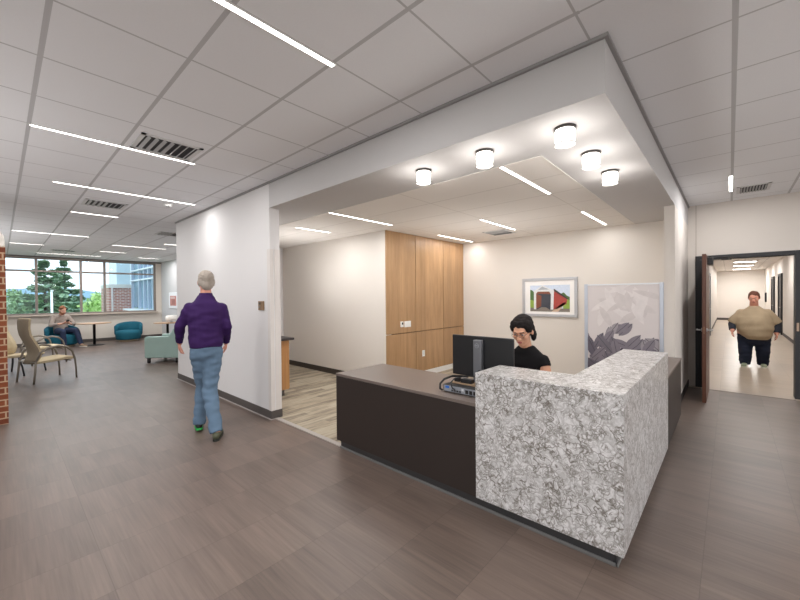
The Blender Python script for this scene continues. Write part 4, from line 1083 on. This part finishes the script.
def leaves(mb, c, rad, n, sz, rng, flat=1.0):
    for _ in range(n):
        while True:
            v = Vector((rng.uniform(-1, 1), rng.uniform(-1, 1), rng.uniform(-1, 1)))
            if v.length <= 1: break
        v = v * (.55 + .45 * rng.random())
        p = Vector(c) + Vector((v.x * rad[0], v.y * rad[1], v.z * rad[2]))
        M = Euler((rng.uniform(-1, 1) * flat * 1.5, rng.uniform(-1, 1) * flat * 1.5, rng.uniform(0, 6.3))).to_matrix()
        s = sz * rng.uniform(.6, 1.3)
        q = [p + M @ Vector(t) for t in ((-s, -s * .5, 0), (s, -s * .5, 0), (s, s * .5, 0), (-s, s * .5, 0))]
        mb.quad(*q, mi=rng.randrange(2))
def tree(kind, x, y, h, w, label, c1, c2, seed, zb=-4.5):
    rng = random.Random(seed)
    t = thing('pine_tree' if kind == 'pine' else 'leafy_tree', label, 'tree', (x, y, zb), 0, 'trees outside the lounge window')
    tk = MB().tube([(x, y, zb), (x + .05, y, zb + h * .5), (x, y, zb + h * .97)], [h * .022, h * .016, h * .004], 8)
    f = MB()
    if kind == 'pine':
        n = 11
        for k in range(n):
            u = k / (n - 1); z = zb + h * (.22 + .78 * u); r = w * (1 - u) ** .8 * rng.uniform(.75, 1.1) + .22
            for j in range(5):
                a = rng.uniform(0, 6.3); d = r * rng.uniform(.55, .85)
                tk.tube([(x, y, z - .1), (x + d * math.cos(a), y + d * math.sin(a), z - .05)], [.04, .015], 5)
                leaves(f, (x + d * math.cos(a), y + d * math.sin(a), z), (r * .46, r * .46, h * .036), 70, h * .022, rng, .45)
            leaves(f, (x, y, z), (r * .4, r * .4, h * .035), 46, h * .022, rng, .5)
    else:
        for k in range(16):
            a = rng.uniform(0, 6.3); d = w * rng.uniform(0, .65); z = zb + h * rng.uniform(.38, .88)
            leaves(f, (x + d * math.cos(a), y + d * math.sin(a), z), (w * .42, w * .42, h * .13), 130, h * .022, rng)
    tk.build('trunk', plain('bark', (92, 80, 70), .9), t)
    f.build('foliage', [plain('leaf %d%d%d' % c1, c1, .8, var=.15, scale=3), plain('leaf %d%d%d' % c2, c2, .8, var=.15, scale=3)], t)
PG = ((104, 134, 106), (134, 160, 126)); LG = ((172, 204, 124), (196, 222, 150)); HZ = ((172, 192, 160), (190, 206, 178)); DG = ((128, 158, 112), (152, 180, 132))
tree('pine', 2.65, 44, 9.1, 2.9, 'tall dark pine with open branches in the second window from the left', *PG, 1)
tree('pine', 4.85, 54, 10.0, 2.6, 'second tall dark pine right of the white post', *PG, 2)
tree('pine', 9.9, 56, 8.4, 2.3, 'dark conifer behind the pale green tree, left of the brick wing', *PG, 4)
tree('leafy', 6.1, 40, 6.9, 1.7, 'bright young green tree in front of the pines', *LG, 5)
tree('leafy', 8.6, 47, 7.2, 1.5, 'pale green tree beside the right mullion', *LG, 6)
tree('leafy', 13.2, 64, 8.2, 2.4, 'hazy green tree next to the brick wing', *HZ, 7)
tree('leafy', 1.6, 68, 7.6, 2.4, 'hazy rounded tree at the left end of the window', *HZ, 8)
tree('leafy', -.8, 53, 6.2, 2.0, 'dark green bushy tree by the brick pier', *DG, 9)
tree('leafy', 2.2, 64, 7.4, 2.2, 'mid green rounded tree left of the first pine', *DG, 10)
tree('leafy', 5.1, 67, 7.0, 2.2, 'mid green tree between the two pines', *DG, 12)
tree('leafy', 10.2, 67, 7.6, 2.4, 'mid green tree behind the bright young one', *DG, 13)
for k, (x, y) in enumerate([(-2.5, 50), (-6, 55), (-4.2, 46)]): tree('leafy', x, y, 7.2, 2.4, ['leafy tree hidden beyond the pier, nearest the pier', 'leafy tree hidden beyond the pier, farthest left', 'leafy tree hidden beyond the pier, in the middle'][k], *DG, 20 + k)
lpst = thing('lamp_post', 'slim white lamp post outside between the two tall pines', 'lamp post', (2.8, 40, -4.5))
MB().tube([(2.8, 40, -4.5), (2.8, 40, 2.2)], [.11, .07], 10).build('pole', plain('post white', (236, 238, 240), .5), lpst)
MB().box(2.74, 2.92, 39.9, 40.1, 2.2, 2.28).build('lamp_head', plain('post white', (236, 238, 240), .5), lpst)

# neighbouring wing of the building seen through the right end of the window
wing = thing('building_wing', 'brick and glass wing of the building outside the right end of the window', 'building', (4.2, 20, -4.5))
BR2 = m_brick('red brick wing', (204, 136, 120), (180, 112, 98), (238, 222, 212), .22, .077, .012)
MB().box(3.53, 4.42, 22.0, 24.0, -4.5, 2.06).build('brick_wall', BR2, wing)
MB().box(3.50, 4.42, 21.95, 24.0, 2.06, 2.24).build('stone_band', CAPST, wing)
MB().box(3.86, 4.42, 22.15, 24.0, 2.24, 7.0).build('glass_tower', plain('pale glazing', (206, 224, 230), .25, var=.03), wing)
MB().box(3.61, 3.68, 21.94, 22.0, -4.5, 2.06).build('downpipe', plain('pale downpipe', (220, 208, 204), .5), wing)
MB().box(4.50, 4.52, 17.5, 22.0, 1.10, 7.0).build('curtain_glass', plain('blue grey glazing', (136, 162, 178), .12, var=.12, scale=1.2), wing)
cm = MB(); 
for y in (17.55, 18.3, 19.0, 19.7, 20.6, 21.95): cm.box(4.40, 4.5, y - .05, y + .05, 1.05, 7.0)
cm.build('curtain_mullion', plain('pale blue frame', (196, 206, 222), .4), wing)
wb = MB(); wb.box(4.36, 4.5, 17.5, 22.0, 2.38, 2.44).box(4.36, 4.5, 17.5, 22.0, 2.85, 2.91)
wb.build('curtain_transom', plain('white frame', (240, 242, 246), .4), wing)
MB().box(4.05, 4.5, 17.6, 22.0, .98, 1.06).build('ledge', plain('white ledge', (244, 244, 244), .5), wing)
MB().box(4.33, 4.5, 17.25, 17.7, -4.5, 2.0).build('brick_pilaster', BR2, wing)

# ------------------------------------------------------------------ daylight, camera, view
wd = bpy.data.worlds.new('overcast sky'); SC.world = wd; wd.use_nodes = True
nt = wd.node_tree; bg = nt.nodes['Background']
tc = nt.nodes.new('ShaderNodeTexCoord'); sp = nt.nodes.new('ShaderNodeSeparateXYZ'); nt.links.new(tc.outputs['Generated'], sp.inputs[0])
rp_ = nt.nodes.new('ShaderNodeValToRGB'); mr = nt.nodes.new('ShaderNodeMapRange'); mr.inputs[1].default_value = -1; mr.inputs[2].default_value = 1
nt.links.new(sp.outputs[2], mr.inputs[0]); nt.links.new(mr.outputs[0], rp_.inputs[0])
e = rp_.color_ramp.elements; e[0].position = .40; e[0].color = (.30, .28, .26, 1); e[1].position = .5; e[1].color = (1, 1, 1, 1)
e2 = e.new(.75); e2.color = (.86, .92, 1, 1)
nt.links.new(rp_.outputs[0], bg.inputs[0]); bg.inputs[1].default_value = WORLD

sl = bpy.data.lights.new('fill_sun', 'SUN'); sl.energy = 1.6; sl.angle = R(12); so = bpy.data.objects.new('fill_sun', sl); so.rotation_euler = (R(32), 0, R(12)); so.location = (0, -20, 40); COL.objects.link(so)  # sun added under the overcast sky to brighten trees and wing
cam = bpy.data.cameras.new('camera'); co = bpy.data.objects.new('camera', cam); COL.objects.link(co); SC.camera = co
cam.sensor_width = 36; cam.lens = 363.5045 / 800 * 36; cam.clip_end = 500; cam.clip_start = .05
a, p_, r_ = R(42.2211), R(-.5994), R(-.5366)
fw = Vector((math.cos(a), math.sin(a), 0)); rt = Vector((math.sin(a), -math.cos(a), 0)); up = Vector((0, 0, 1))
fw, up = fw * math.cos(p_) + up * math.sin(p_), up * math.cos(p_) - fw * math.sin(p_)
rt, up = rt * math.cos(r_) + up * math.sin(r_), up * math.cos(r_) - rt * math.sin(r_)
M = Matrix((rt, up, -fw)).transposed().to_4x4(); M.translation = Vector((0, 0, 1.5367)); co.matrix_world = M
SC.view_settings.view_transform = 'Standard'; SC.view_settings.look = 'None'
SC.view_settings.exposure = EXPO; SC.view_settings.gamma = 1.0
SC.cycles.use_denoising = True; SC.cycles.max_bounces = 8; SC.cycles.diffuse_bounces = 5; SC.cycles.sample_clamp_indirect = 6
